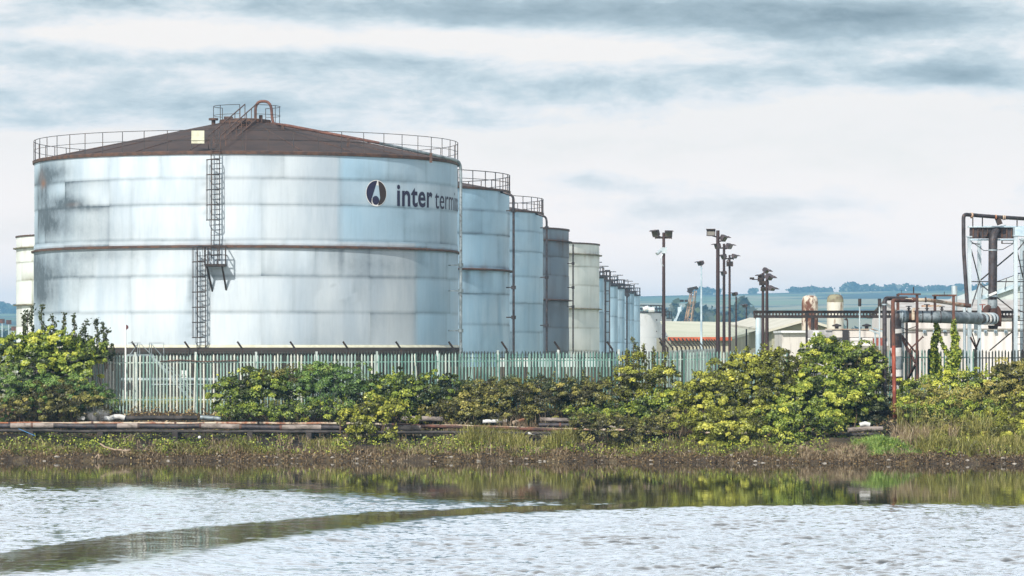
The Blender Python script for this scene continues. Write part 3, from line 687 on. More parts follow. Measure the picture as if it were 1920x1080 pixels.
# --- slim silos beyond the row
def silo(label, D, edge, top_y, rad=2.5):
    hw = rad*F/D; cx = X(edge-hw, D); tz = Z(top_y, D); c = (cx, D, GZ)
    s_ = thing('silo', label, 'silo', c, 'slim blue silos beyond the big tanks')
    h = tz-GZ
    lv = [0, h*.3, h*.62, h*.85, h]
    shell_mesh('shell', M['tank_b'], s_, c, rad, lv, [], dirt_gen(int(D), [], lv, .8), [0, .02, 0, .02], panel=45, off=int(D) % 37, step=6, seed=int(D), toneamp=.12)
    MB().lathe(c, [(rad+.02, h-.1), (rad+.12, h-.08), (rad+.12, h+.12), (rad-.1, h+.13), (0, h+.5)], 40).build('roof', M['dark_steel'], s_, True)
    railing(M['dark_steel'], s_, c, rad+.05, h+.1, 1.15, 1.2, r=.045)
    mb = MB(); mb.box(cx+rad*.25, cx+rad*.75, D-rad*.7, D-rad*.2, tz+.1, tz+.75); mb.beam((cx+rad*.6, D-rad*.5, tz), (cx+rad*.6, D-rad*.5, tz+1.9), .12); mb.beam((cx+rad*.3, D-rad*.5, tz+1.9), (cx+rad*.9, D-rad*.5, tz+1.9), .1)
    mb.build('roof_fitting', M['dark_steel'], s_)
    return s_, c
sd = [(430, 1132, 521, 'slim blue silo tight against the cream tank, leftmost of the slim ones'), (452, 1144, 527, 'slim blue silo behind the thick dark ladder'), (475, 1158, 536, 'slim blue silo just right of the thick dark ladder'),
      (500, 1171, 541, 'middle slim blue silo, between the ladder and the thin dark pole'), (525, 1181, 549, 'slim blue silo behind the thin dark pole'), (550, 1189, 550, 'narrow strip of slim silo next to last in the row'), (578, 1200, 554, 'last and lowest slim silo, beside the short white tank')]
sil = [silo(l_, D_, e_, ty_) for D_, e_, ty_, l_ in sd]
mb = MB(); q0, q1 = P(1135, 700, 444), P(1135, 518, 444)
mb.beam(q0, q1, .26); r0, r1 = P(1143, 700, 444), P(1143, 508, 444); mb.beam(r0, r1, .13)
for k in range(9): yy = 526+19.4*k; mb.beam(P(1134, yy, 444), P(1144, yy, 444), .12)
mb.beam(P(1134, 508, 444), P(1144, 508, 444), .25); mb.beam(P(1137, 508, 444), P(1137, 526, 444), .2)
mb.build('ladder', M['dark_steel'], sil[1][0])
mb = MB(); mb.tube([P(1175.5, 548, 515), P(1175.5, 700, 515)], .12, 8); mb.beam(P(1171, 636, 515), P(1177, 636, 515), .12); mb.beam(P(1168, 545, 515), P(1179, 556, 515), 1.0, .6)
mb.build('riser_pipe', M['dark_steel'], sil[4][0])

# --- short white tanks
def short_tank(label, D, edge, top_y, rad):
    hw = rad*F/D; cx = X(edge-hw, D); tz = Z(top_y, D); c = (cx, D, GZ); h = tz-GZ
    s_ = thing('short_tank', label, 'storage tank', c, 'short white tanks')
    mb = MB(); mb.lathe(c, [(rad, 0), (rad, h*.5), (rad+.02, h*.5), (rad+.02, h)], 64); mb.build('shell', M['white_paint'], s_, True)
    MB().lathe(c, [(rad+.02, h-.12), (rad+.16, h-.1), (rad+.16, h+.06), (rad-.1, h+.08), (0, h+.35)], 48).build('roof', M['dark_steel'], s_, True)
    railing(M['dark_steel'], s_, c, rad+.1, h+.06, 1.2, 1.5, r=.06)
    mb = MB(); q = P(edge-9, top_y+14, D-rad*.95); mb.tube([q, q+Vector((0, -.5, 0))], .14, 8); mb.build('nozzle', M['dark_steel'], s_); MB().tube([q+Vector((0, 0, -2)), q+Vector((0, -.5, -2))], .10, 8).build('nozzle', M['dark_steel'], s_)
    return s_, c
a_, ac = short_tank('short white tank with a dark railing, left of the twin headed mast', 620, 1240, 586, 7.0)
short_tank('short white tank half hidden behind the twin headed mast', 640, 1249, 592, 5.5)
short_tank('small white tank just right of the twin headed mast', 660, 1259, 597, 5.0)
mb = MB(); mb.tube([P(1206, 580, 614), P(1216, 577, 614)], .4, 8); mb.tube([P(1216, 581, 614), P(1227, 581, 614)], .45, 8); mb.build('roof_vent', M['white_paint'], a_, True)

# ------------------------------------------------------------------ masts
def flood_head(mb, gl, c, w_, h_, tilt, yaw):
    """box floodlight with a visor, c = centre, tilt = pitch down, yaw = heading"""
    rt = Matrix.Rotation(R(yaw), 4, 'Z') @ Matrix.Rotation(R(-tilt), 4, 'X'); c = Vector(c)
    def T(p_): return c+(rt @ Vector(p_))
    hw, hh = w_/2, h_/2
    front = [(-hw, -.12, -hh), (hw, -.12, -hh), (hw, -.12, hh), (-hw, -.12, hh)]; back = [(-hw*.7, .16, -hh*.7), (hw*.7, .16, -hh*.7), (hw*.7, .16, hh*.7), (-hw*.7, .16, hh*.7)]
    mb.add([T(q) for q in front+back], [(0, 1, 2, 3), (7, 6, 5, 4), (0, 4, 5, 1), (1, 5, 6, 2), (2, 6, 7, 3), (3, 7, 4, 0)])
    mb.add([T((-hw*1.05, -.12, hh)), T((hw*1.05, -.12, hh)), T((hw*1.05, -.30, hh+.02)), T((-hw*1.05, -.30, hh+.02)), T((-hw*1.05, -.12, hh+.03)), T((hw*1.05, -.12, hh+.03)), T((hw*1.05, -.30, hh+.05)), T((-hw*1.05, -.30, hh+.05))],
           [(0, 1, 2, 3), (7, 6, 5, 4), (0, 4, 5, 1), (1, 5, 6, 2), (2, 6, 7, 3), (3, 7, 4, 0)])
    gl.add([T((-hw*.8, -.125, -hh*.75)), T((hw*.8, -.125, -hh*.75)), T((hw*.8, -.125, hh*.75)), T((-hw*.8, -.125, hh*.75))], [(0, 1, 2, 3)])
def mast(label, px, top, Y, r0, r1, heads, arm=None, extra=None, mat='mast_steel', group='floodlight masts'):
    x_ = X(px, Y); base = (x_, Y, GZ)
    m_ = thing('floodlight_mast', label, 'light mast', base, group)
    mb = MB(); zt = Z(top, Y)
    mb.tube([(x_, Y, GZ-.1), (x_, Y, GZ+.03), (x_, Y, GZ+2.2), (x_, Y, zt)], [r0*1.3, r0*1.3, r0, r1], 10); 
    mb.lathe((x_, Y, GZ), [(r0*2.5, 0), (r0*2.5, .06), (r0, .08)], 12)
    mb.build('pole', M[mat], m_, True)
    if arm:
        mb = MB(); mb.beam(P(arm[0], arm[2], Y), P(arm[1], arm[2], Y), .09); 
        for q in (arm[0], arm[1]): mb.beam(P(q, arm[2]+2, Y), P(q, arm[2]-4, Y), .06)
        mb.build('crossarm', M['dark_steel'], m_)
    for (hx, hy, w_, h_, tilt, yaw) in heads:
        mb = MB(); gl = MB(); c_ = P(hx, hy, Y); flood_head(mb, gl, c_, w_, h_, tilt, yaw)
        mb.beam(c_+Vector((0, .1, -h_*.3)), (x_+(c_.x-x_)*.35, Y, c_.z-h_*.55), .07); mb.beam((x_+(c_.x-x_)*.35, Y, c_.z-h_*.55), (x_, Y, c_.z-h_*.6), .07)
        hd = mb.build('floodlight', M['lamp_case'], m_); gl.build('lamp_glass', M['lamp_glass'], hd)
    if extra: extra(m_, x_, Y)
    return m_
def cctv(m_, x_, Y):
    mb = MB(); q = P(1235, 472, Y); mb.tube([q+Vector((-.12, -.2, -.14)), q+Vector((.22, .1, .16))], .10, 10); mb.beam(q+Vector((.15, 0, .12)), (x_, Y, q.z+.2), .05)
    mb.build('camera', M['galv'], m_, True)
    mb = MB(); mb.box(x_-.12, x_+.17, Y-.2, Y-.07, Z(475, Y), Z(464, Y)); mb.tube([(x_-.05, Y-.12, Z(477, Y)), (x_-.2, Y-.14, Z(485, Y)), (x_-.16, Y-.14, Z(494, Y)), (x_-.02, Y-.12, Z(499, Y))], .022, 6)
    mb.build('junction_box', M['galv'], m_)
def boxed(px, py):
    def f(m_, x_, Y):
        q = P(px, py, Y); mb = MB(); mb.box(q.x-.22, q.x+.22, Y-.35, Y-.06, q.z-.17, q.z+.17); mb.beam((q.x-.22, Y-.1, q.z+.17), (x_, Y, q.z+.35), .05); mb.build('ballast_box', M['dark_steel'], m_)
    return f
mast('tallest mast with two floodlights on a crossarm and a small camera, beside the white tanks', 1244.5, 436, 200, .11, .085,
     [(1230, 437, .42, .42, -25, -38), (1252.5, 437.5, .46, .38, -20, 12)], (1229, 1259, 446), cctv)
mast('slim mast with bluish pole and one floodlight, right of the leaning crane', 1315, 499, 235, .085, .05, [(1314, 493, .5, .3, -25, -60)], mat='galv_blue')
mast('thick brown mast with three floodlights, nearest of the central row', 1346, 432, 196, .125, .10,
     [(1333.5, 438, .5, .32, 12, -10), (1356.5, 446, .42, .36, -35, 55), (1345.5, 461, .30, .3, -20, -60)])
mast('brown mast with a crossarm, second in the central row', 1357.5, 457, 216, .105, .08, [(1367, 461, .52, .34, -30, 60), (1357, 481, .3, .3, -30, -60), (1357, 512, .36, .26, -20, -70)], (1346, 1367, 465))
mast('brown mast with a box below its lamps, third in the central row', 1368, 478, 238, .095, .075, [(1377, 480, .5, .26, -30, 62), (1357.5, 480.5, .3, .3, -20, -60)], (1360, 1375, 485), boxed(1368, 495))
mast('short mast with one lamp turned left, right of the central row', 1380.3, 556, 270, .085, .06, [(1378, 551, .5, .28, -22, -58)])
mast('shortest mast with one lamp, left of the perforated beam', 1399.5, 576, 290, .07, .05, [(1397, 573, .46, .26, -22, -56)])
def cluster(m_, x_, Y):
    mb = MB(); mb.box(x_-.22, x_+.30, Y-.4, Y-.1, Z(535, Y), Z(527, Y)); mb.box(x_-.3, x_-.05, Y-.3, Y-.1, Z(528, Y), Z(520, Y)); mb.beam((x_-.6, Y, Z(524, Y)), (x_, Y, Z(524, Y)), .05)
    mb.beam((x_-.6, Y, Z(524, Y)), (x_-.6, Y, Z(520, Y)), .25, .05); mb.build('ballast_box', M['dark_steel'], m_)
mast('mast crowned by a dark cluster of fittings, left end of the perforated beam', 1430.5, 512, 190, .095, .07, [(1436, 507, .34, .26, -40, 55), (1428, 519, .3, .34, -25, -50), (1431, 541, .3, .2, -20, 0)], extra=cluster)
mast('mast with two lamps turned right, beside the clustered mast', 1438, 520, 182, .11, .07, [(1442, 519, .45, .3, -42, 50), (1446.5, 540, .50, .2, -35, 60)])
def post_cap(m_, x_, Y, px, y0, y1):
    MB().tube([P(px, y0, Y), P(px, y0+1, Y), P(px, y1-1, Y), P(px, y1, Y)], [.05, .085, .085, .06], 10).build('beacon', M['dark_steel'], m_, True)
for (px_, lbl) in ((1612, 'thin galvanised pole topped by a black cylinder, between the silos and the pipe stand'), (1649, 'thin galvanised pole topped by a black cylinder, tight against the dark upright pipe')):
    x_ = X(px_, 176); m_ = thing('beacon_pole', lbl, 'pole', (x_, 176, GZ), 'poles with black cylinders')
    MB().tube([(x_, 176, GZ-.1), (x_, 176, GZ+1.5), P(px_, 573, 176)], [.055, .05, .035], 8).build('pole', M['galv'], m_, True)
    post_cap(m_, x_, 176, px_, 573, 561)
x_ = X(1589, 230); m_ = thing('hooked_lamp', 'small black hooked lamp post above the flat roofs', 'lamp', (x_, 230, GZ))
MB().tube([(x_, 230, GZ), P(1589, 602, 230), P(1588.5, 599, 230), P(1587, 597.5, 230), P(1585, 598.5, 230)], .05, 8).build('pole', M['dark_steel'], m_, True)
MB().tube([P(1585.6, 598, 230), P(1585, 600.5, 230)], [.06, .1], 8).build('lamp_head', M['dark_steel'], m_, True)

# far masts at the left edge
for px_, tp, cc in ((4, 598, 'tall red and white pole at the far left edge'), (16.5, 600, 'red topped far pole nearest the cream tank side of the gap'), (26, 612, 'short grey far pole beside the cream tank')):
    x_ = X(px_, 700); m_ = thing('far_pole', cc, 'pole', (x_, 700, GZ))
    MB().tube([(x_, 700, GZ-1), P(px_, tp+4, 700)], .12, 6).build('pole', M['galv_blue'], m_)
    MB().box(x_-.5, x_+.5, 699.8, 700.2, Z(tp+8, 700), Z(tp, 700)).build('lamp_head', M['rust'], m_)

# ------------------------------------------------------------------ far crane
cr = thing('crane', 'rusty lattice crane tower leaning right beyond the green roofed shed', 'crane', P(1285, 655, 620))
mb = MB(); A0, A1 = P(1276, 640, 620), P(1295, 545, 620); B0, B1 = P(1290, 640, 620), P(1303, 545, 620); dy = Vector((.35, 1.5, 0))
for q in (Vector(), dy): mb.beam(A0+q, A1+q, .16); mb.beam(B0+q, B1+q, .16)
mb.beam(P(1283, 640, 620), P(1298, 545, 620), .14)
for k in range(9):
    a, b_ = A0.lerp(A1, k/9), B0.lerp(B1, (k+1)/9); c_, d_ = B0.lerp(B1, k/9), A0.lerp(A1, (k+1)/9)
    mb.beam(a, b_, .07); mb.beam(a, c_, .09)
mb.build('jib', surf('crane_paint', (.42, .30, .20), (.20, .12, .09), .6, .7), cr)
mb = MB(); mb.beam(P(1289, 543, 620), P(1307, 539, 620), .5); mb.beam(P(1291, 549, 620), P(1297, 541, 620), .8); mb.tube([P(1306, 539, 620), P(1307, 543, 620)], .25, 8); mb.box(*[v for v in (P(1284, 0, 620).x, P(1289, 0, 620).x)], 619, 621, Z(566, 620), Z(562, 620)); mb.beam(P(1275, 564, 620), P(1282, 564, 620), .4); mb.build('jib_head', M['dark_steel'], cr)
mb = MB(); q = P(1274, 580, 620)
for e in ((1262, 606), (1266, 597), (1270, 592), (1278, 572)): mb.beam(q, P(*e, 620), .2)
mb.beam(P(1263, 610, 619), P(1274, 583, 619), .35); mb.box(q.x-.3, q.x+.3, 619, 621, q.z-.4, q.z+.4); mb.build('stay', M['galv_blue'], cr)

# ------------------------------------------------------------------ buildings in the yard
def bld(name, label, cat='building', loc=(0, 0, 0), group=None): return thing(name, label, cat, loc, group)
def Pz(px, py, Y): q = P(px, py, Y); return (q.x, q.z)
# A: long pale green roofed shed
ba = bld('shed', 'long shed with pale green roof and red gutter behind the masts', loc=(X(1320, 300), 300, GZ))
x0, x1 = X(1258, 300), X(1366, 300); ez = Z(632, 300); rz = Z(603, 318)
MB().box(x0, x1, 300, 330, GZ-.1, ez).build('wall', corrugated('olive_sheet', (.44, .43, .33), (.36, .35, .26), .7), ba)
x2 = X(1430, 345)
MB().add([(x0-.2, 299.7, ez-.02), (x1+.15, 299.7, ez-.02), (x2, 345, Z(617, 345)), (x2-.2, 350, Z(604, 350)), (x1+1, 322, rz), (x0-.2, 318, rz+.05), (x0-.2, 299.7, ez-.25), (x1+.15, 299.7, ez-.25), (x2, 345, Z(617, 345)-.2)],
         [(0, 1, 4, 5), (1, 2, 3, 4), (6, 7, 1, 0), (7, 8, 2, 1)]).build('roof', M['pale_green_roof'], ba)
MB().add([(x1+.02, 300.1, GZ), (x2-.1, 345, GZ), (x2-.1, 345, Z(617, 345)-.2), (x1+.02, 300.1, ez-.25), (x1-.2, 300.1, GZ), (x2-.3, 345, GZ), (x2-.3, 345, Z(617, 345)-.2), (x1-.2, 300.1, ez-.25)], [(0, 1, 2, 3), (7, 6, 5, 4), (3, 2, 6, 7)]).build('side_wall', M['olive_wall'], ba)
MB().box(x0-.3, x1+.25, 299.45, 299.68, ez-.3, ez+.0).build('gutter', M['red_trim'], ba)
# B: gabled shed
bb = bld('gabled_shed', 'gabled shed with pale roof behind the rust streaked silo', loc=(X(1500, 260), 260, GZ))
gx0, gx1, gxa = X(1447, 260), X(1572, 260), X(1512, 260); e0, e1, az_ = Z(621, 260), Z(622, 260), Z(604, 260)
MB().prism([(gx0, GZ-.1), (gx1, GZ-.1), (gx1, e1), (gxa, az_), (gx0, e0)], 260, 285).build('wall', M['olive_wall'], bb)
MB().add([(gx0-.35, 259.4, e0-.08), (gxa, 259.4, az_+.06), (gxa-2.2, 290, Z(600, 290)), (gx0-1.3, 290, Z(612, 290)), (gx0-.35, 259.4, e0+.1), (gxa, 259.4, az_+.26), (gxa-2.2, 290, Z(600, 290)+.2), (gx0-1.3, 290, Z(612, 290)+.2)],
         [(3, 2, 1, 0), (4, 5, 6, 7), (0, 1, 5, 4), (3, 0, 4, 7), (2, 3, 7, 6)]).add([(gxa, 259.4, az_+.06), (gx1+.35, 259.4, e1-.08), (gx1+.3, 290, e1), (gxa-2.2, 290, Z(600, 290)), (gxa, 259.4, az_+.26), (gx1+.35, 259.4, e1+.1), (gx1+.3, 290, e1+.2), (gxa-2.2, 290, Z(600, 290)+.2)], [(3, 2, 1, 0), (4, 5, 6, 7), (0, 1, 5, 4)]).build('roof', surf('pale_roof', (.56, .55, .48), (.48, .47, .40), .4, .7), bb)
# C: flat roofed stained block
bc = bld('flat_roofed_block', 'stained white flat roofed block below the gable', loc=(X(1490, 215), 215, GZ))
MB().box(X(1466, 215), X(1511, 215), 215, 221, GZ-.1, Z(624, 215)).build('wall', M['stained_white'], bc)
MB().box(X(1464, 215), X(1512, 215), 214.7, 221.2, Z(624, 215), Z(620, 215)).build('fascia', M['white_paint'], bc)
MB().tube([P(1512.5, 700, 212), P(1512.5, 585, 212)], .07, 8).build('downpipe', M['dark_steel'], bc)
# D: loading block
bd = bld('loading_block', 'low white flat roofed building with roller doors and stained parapet', loc=(X(1580, 222), 222, GZ))
MB().box(X(1510, 222), X(1664, 222), 222, 232, GZ-.1, Z(633, 222)).build('wall', M['white_paint'], bd)
MB().box(X(1512, 222), X(1560, 222), 221.8, 232.2, Z(633, 222)+.01, Z(619, 222)).build('parapet', surf('dull_parapet', (.30, .30, .31), (.44, .44, .45), 1, .8), bd)
MB().box(X(1560, 222), X(1660, 222), 221.7, 232.3, Z(633, 222)+.01, Z(617.5, 222)).build('parapet', M['stained_white'], bd)
MB().box(X(1578.5, 222), X(1590, 222), 221.55, 221.69, GZ, Z(619, 222)).build('doorway', M['dark_opening'], bd)
MB().box(X(1546, 222), X(1660, 222), 221.6, 221.68, Z(618, 222), Z(616.6, 222)).build('coping', M['rust_pale'], bd)
for a, b_ in ((1591, 1610), (1616, 1640), (1514, 1545)):
    MB().box(X(a, 222), X(b_, 222), 221.75, 221.98, GZ, Z(633.5, 222)).build('roller_door', corrugated('door_%d' % a, (.66, .66, .66), (.52, .52, .52), 2.2, 2), bd)
MB().box(X(1524, 222), X(1534, 222), 221.6, 221.78, Z(632, 222), Z(621, 222)).build('panel', M['white_paint'], bd)
MB().box(X(1644, 219), X(1656, 219), 219, 221.5, GZ, Z(634, 219)).build('brick_pier', M['brick'], bd)
for vx in (1569, 1625):
    mb = MB(); q = P(vx, 616.5, 224); mb.lathe(q, [(.12, 0), (.12, .14), (.30, .16), (.30, .24), (0, .34)], 12); mb.build('roof_vent', M['dark_steel'], bd, True)
MB().box(X(1590, 207), X(1668, 207), 207, 207.4, GZ, Z(648, 207)).build('low_wall', M['concrete'], bd)
mb = MB(); q = P(1641, 622, 214); mb.tube([(q.x, 214, GZ), (q.x, 214, q.z)], .06, 8); mb.beam(q+Vector((-.35, 0, .12)), q+Vector((.3, 0, -.15)), .22, .1); mb.beam(q+Vector((-.1, 0, .22)), q+Vector((.5, 0, .0)), .2, .1)
o = mb.build('yard_lamp', M['galv'], None); tag(o, 'small grey yard lamp with two flat heads in front of the roller doors', 'lamp')
# E: long white corrugated shed on the right
be = bld('corrugated_shed', 'long white corrugated shed behind the pipe gantry', loc=(X(1820, 240), 240, GZ))
x0, x1 = X(1697, 240), X(2100, 240)
MB().box(x0, x1, 240, 262, GZ-.1, Z(592, 240)).build('wall', M['corr_white'], be)
MB().add([(x0-.2, 239.6, Z(592, 240)), (x1, 239.6, Z(592, 240)), (x1, 252, Z(563, 252)), (x0-.2, 252, Z(563, 252)), (x0-.2, 239.6, Z(590.5, 240)), (x1, 239.6, Z(590.5, 240)), (x1, 252, Z(561.5, 252)), (x0-.2, 252, Z(561.5, 252))], [(3, 2, 1, 0), (4, 5, 6, 7), (0, 1, 5, 4), (0, 4, 7, 3), (1, 2, 6, 5)]).build('roof', corrugated('pale_corrugated_roof', (.48, .47, .45), (.30, .27, .25), 1.0), be)
MB().add([(x0-.2, 252.05, Z(563, 252)), (x1, 252.05, Z(563, 252)), (x1, 264, Z(592, 240)), (x0-.2, 264, Z(592, 240))], [(0, 1, 2, 3)]).build('rear_roof', M['corr_grey'], be)
MB().add([(x0, 240.02, Z(592, 240)), (x0, 252, Z(563, 252)), (x0, 262, Z(592, 240))], [(0, 1, 2)]).build('gable', M['corr_white'], be)
MB().box(x0, x1, 239.86, 239.97, Z(619, 240), Z(616, 240)).build('sill_band', M['concrete'], be)
for wx in range(1730, 1915, 19):
    f_ = MB().box(X(wx, 240), X(wx+6, 240), 239.8, 239.855, Z(625, 240), Z(619, 240)).build('window', M['galv_blue'], be)
    MB().box(X(wx+.8, 240), X(wx+5.2, 240), 239.77, 239.798, Z(624.3, 240), Z(619.8, 240)).build('pane', M['pane'], f_)
# F: tall gable behind
bf = bld('clad_hall', 'taller pale metal clad hall rising at the right edge behind the gantry', loc=(X(1900, 300), 300, GZ))
MB().prism([(X(1836, 300), GZ), (X(2150, 300), GZ), (X(2150, 300), Z(520, 300)), (X(2000, 300), Z(503, 300)), (X(1836, 300), Z(561, 300))], 300, 330).build('wall', M['corr_pale'], bf)
MB().beam((X(1830, 299.7), 299.8, Z(562, 299.7)), (X(2000, 299.7), 299.8, Z(502, 299.7)), .4, .35).build('verge', M['galv_blue'], bf)
mb = MB()
for k in range(4): q = P(1840+22*k, 558-7.8*k, 299.5); mb.beam(q, q+Vector((.15, 0, .9)), .06)
mb.beam(P(1836, 540, 299.5), P(1925, 508, 299.5), .06); mb.build('roof_handrail', M['rail_steel'], bf)
# small chimney
o = MB().tube([P(1789.5, 620, 225), P(1789.5, 536, 225)], .19, 12).build('flue', M['galv'], None, True); tag(o, 'plain grey flue standing behind the rusty pipe frame', 'flue')

# rust streaked silos with domed tops
def dome_silo(label, px, hwpx, top, Y, mat, cap):
    r = hwpx*Y/F; x_ = X(px, Y); zt = Z(top, Y); s_ = thing('domed_silo', label, 'silo', (x_, Y, GZ), 'domed silos above the flat roofs'); c = (x_, Y, 0)
    MB().lathe(c, [(r, GZ), (r, zt-.55)], 40).build('body', M[mat], s_, True)
    MB().lathe(c, [(r, zt-.55), (r*.98, zt-.36), (r*.90, zt-.19), (r*.76, zt-.08), (r*.5, zt-.02), (0, zt)], 40).build('dome', M[cap], s_, True)
    mb = MB(); mb.tube([(x_+a, Y-.2, zt-.15+b) for a, b in ((-r*.15, 0), (-r*.15, .22), (r*.6, .22), (r*.6, -.1))], .02, 6); mb.build('top_rail', M['galv'], s_)
    return s_
s1 = dome_silo('cylindrical silo streaked with heavy rust, left of the pair', 1518.5, 15.3, 553.5, 235, 'silo_rusty', 'silo_rusty')
mb = MB(); mb.tube([P(1524, 594, 231), P(1524, 625, 231)], .12, 8); mb.build('downpipe', M['dark_steel'], s1)
dome_silo('pale weathered silo with mossy dome, right of the pair', 1566, 15.6, 551.5, 235, 'silo_pale', 'moss_cap')

# ------------------------------------------------------------------ bund, fences
o = MB().box(X(840, 188), X(1256, 188), 188, 188.35, GZ-.2, Z(688, 188)).build('bund_wall', surf('dark_bund', (.07, .055, .045), (.11, .10, .08), 1, .9)); tag(o, 'low dark bund wall behind the fences under the receding tanks', 'wall')
o = MB().box(X(930, 190.5), X(1150, 190.5), 190.5, 190.75, Z(688, 190.5), Z(672, 190.5)).build('wash_panel', surf('turquoise_panel', (.40, .52, .52), (.55, .62, .60), .6, .8)); tag(o, 'long pale turquoise panel above the dark bund wall', 'panel')

mf, t, p = new_mat('faded_green_paint')
g = t.new('ShaderNodeTexCoord').outputs['Object']; a = t.new('ShaderNodeAttribute', attribute_name='v').outputs['Fac']
nn = t.noise(t.mapping(g, (14, 3, 1.6)), 1, 5, .7)
f_ = t.m('ADD', t.m('MULTIPLY', nn, .8), t.m('MULTIPLY', a, .7))
t.inp(p.inputs['Base Color'], t.ramp(f_, [(.36, (.07, .18, .15)), (.56, (.20, .34, .30)), (.76, (.38, .48, .44)), (.98, (.66, .66, .58))])); p.inputs['Roughness'].default_value = .7
mfd = surf('dull_fence_paint', (.025, .035, .032), (.05, .055, .05), 3, .85)
mfw = surf('bleached_sunlit_fence', (.50, .55, .54), (.30, .36, .34), 3, .8)
def pale(mb, x, y, z0, z1, u, val, w_=.072, lean=0.0):
    """one palisade pale: shallow ridge section, pointed head"""
    ux, uy = u; h = w_/2; nx, ny = uy, -ux
    def q(s_, d_, z): return (x+ux*s_+nx*d_+lean*(z-z0)*ux, y+uy*s_+ny*d_+lean*(z-z0)*uy, z)
    vs = [q(-h, 0, z0), q(0, .02, z0), q(h, 0, z0), q(-h, 0, z1-.10), q(0, .02, z1-.10), q(h, 0, z1-.10), q(0, .006, z1), q(0, -.012, z0), q(0, -.012, z1-.1)]
    mb.add(vs, [(0, 1, 4, 3), (1, 2, 5, 4), (3, 4, 6), (4, 5, 6), (2, 7, 8, 5), (7, 0, 3, 8), (5, 8, 6), (8, 3, 6)], val)
def fence(label, a, b, zt, zb, bay, mat, pmat, posth, crank=None, spacing=.155, missing=0.0, valf=None, capped=True, bays=None, postmat=None, jit=.05):
    a, b = Vector((a[0], a[1], 0)), Vector((b[0], b[1], 0)); Ln = (b-a).length; u = (b-a)/Ln; n = int(round(Ln/bay))
    fo = thing('palisade_fence', label, 'fence', (a.x, a.y, zb(a.x, a.y)))
    for i in range(n):
        p0 = a+u*(Ln*i/n); p1 = a+u*(Ln*(i+1)/n); m_ = MB(); k = int(round((p1-p0).length/spacing))
        for j in range(k):
            if random.random() < missing: continue
            q = p0.lerp(p1, (j+.5)/k); zz = zb(q.x, q.y); v_ = valf(q.x) if valf else random.random()*.6
            tl = random.gauss(0, .003) if random.random() > .03 else random.gauss(0, .04)
            pale(m_, q.x-u.y*0, q.y-.03, zz-.05, zt(q.x)+random.gauss(0, .018), (u.x, u.y), v_, lean=tl)
        m_.build('pale_panel', mat, fo)
        for zr in (.28, 2.02):
            m_ = MB(); z0_ = zt(p0.x)-2.4+zr; z1_ = zt(p1.x)-2.4+zr
            m_.beam((p0.x, p0.y+.02, z0_), (p1.x, p1.y+.02, z1_), .045, .05, val=random.random()*.7)
            m_.build('rail', mat, fo)
    for i in range(n+1):
        p0 = a+u*(Ln*i/n); m_ = MB(); zz = zb(p0.x, p0.y); zt_ = zt(p0.x)
        m_.beam((p0.x, p0.y+.06, zz-.1), (p0.x, p0.y+.06, zt_+posth), .10, .07)
        if crank:
            cx_, cy_, cz_ = crank; m_.beam((p0.x, p0.y+.06, zt_+posth-.05), (p0.x+cx_, p0.y+.06+cy_, zt_+posth+cz_), .085)
        m_.build('post', pmat, fo)
    return fo
def gz(x, y): return float(ground_z(np.array([x]), np.array([y]))[0])
YF = 163.0
# front fence: old green paint bleaching to white on the left
def vf(x):
    px = 960+x*F/YF
    w_ = float(np.interp(px, [100, 400, 700, 900, 1200, 2000], [.85, .75, .65, .35, .3, .2])); return max(0, min(1, random.gauss(w_-.30, .19)))
zt_front = lambda x: float(np.interp(960+x*F/YF, [100, 700, 1000, 1250, 1400, 1800], [Z(665.5, YF), Z(663.5, YF), Z(661, YF), Z(659, YF), Z(658, YF), Z(657, YF)]))
fence('faded green palisade fence along the bank, bleached white at its left end', (X(140, YF), YF), (X(1160, YF), YF), zt_front, gz, 2.77, mf, mfw, .12, valf=vf, missing=.012)
fence('greener stretch of palisade fence between the tall light shrub and the yellow bush', (X(1180, YF), YF+.4), (X(1480, YF), YF+.4), zt_front, gz, 2.5, mf, mfd, .05, valf=lambda x: random.gauss(.25, .2))
fence('green palisade fence behind the ivy covered posts', (X(1660, YF), YF+.2), (X(1828, YF), YF+.2), lambda x: Z(655, YF), gz, 2.1, mf, mfd, .02, valf=lambda x: random.gauss(.1, .15))
fence('dark spiked palisade fence at the right edge below the gantry', (X(1829, YF), YF+.3), (X(2010, YF), YF+.3), lambda x: Z(656, YF), gz, 2.25, mfd, M['dark_steel'], .02)
# inner fence with cranked posts
YI = 184.0
fence('inner dark palisade fence with cranked posts leaning left', (X(158, YI), YI), (X(1247, YI), YI), lambda x: Z(657.5, YI), lambda x, y: GZ, 2.76, mfd, M['dark_steel'], .12, crank=(-.28, -.1, .36))
fence('palisade fence with cranked posts running away from the corner beside the white tanks', (X(1252, YI), YI), (X(1350, 262), 262), lambda x: Z(656.5, YI)-.0+(x-X(1252, YI))*.012, lambda x, y: GZ, 5.4, mfw, M['dark_steel'], .15, crank=(-.45, .05, .50), spacing=.3)  # pale paint gives these receding pales their sunlit look
# double crank on a post by the right fence
m_ = thing('cranked_post', 'forked dark post rising above the spiked fence in front of the white shed', 'post', (X(1829, 166), 166, GZ))
mb = MB(); q = P(1830, 653, 166); mb.beam((q.x, 166, GZ), q, .09); mb.build('upright', M['dark_steel'], m_)
mb = MB(); mb.beam(q, P(1819.5, 632, 166), .08); mb.build('arm', M['rust'], m_); mb = MB(); mb.beam(q, P(1837, 634, 166), .08); mb.build('arm', M['rust'], m_)
mb = MB(); mb.beam(P(1707, 654, 168), P(1730, 632, 168), .07); mb.beam(P(1730, 632, 168), P(1731, 631, 168), .12); mb.beam(P(1707, 654, 168), P(1707, 700, 168), .08)
o = mb.build('bent_post', M['rust']); tag(o, 'thin rusty fence post bent to the right behind the red post frame', 'post')
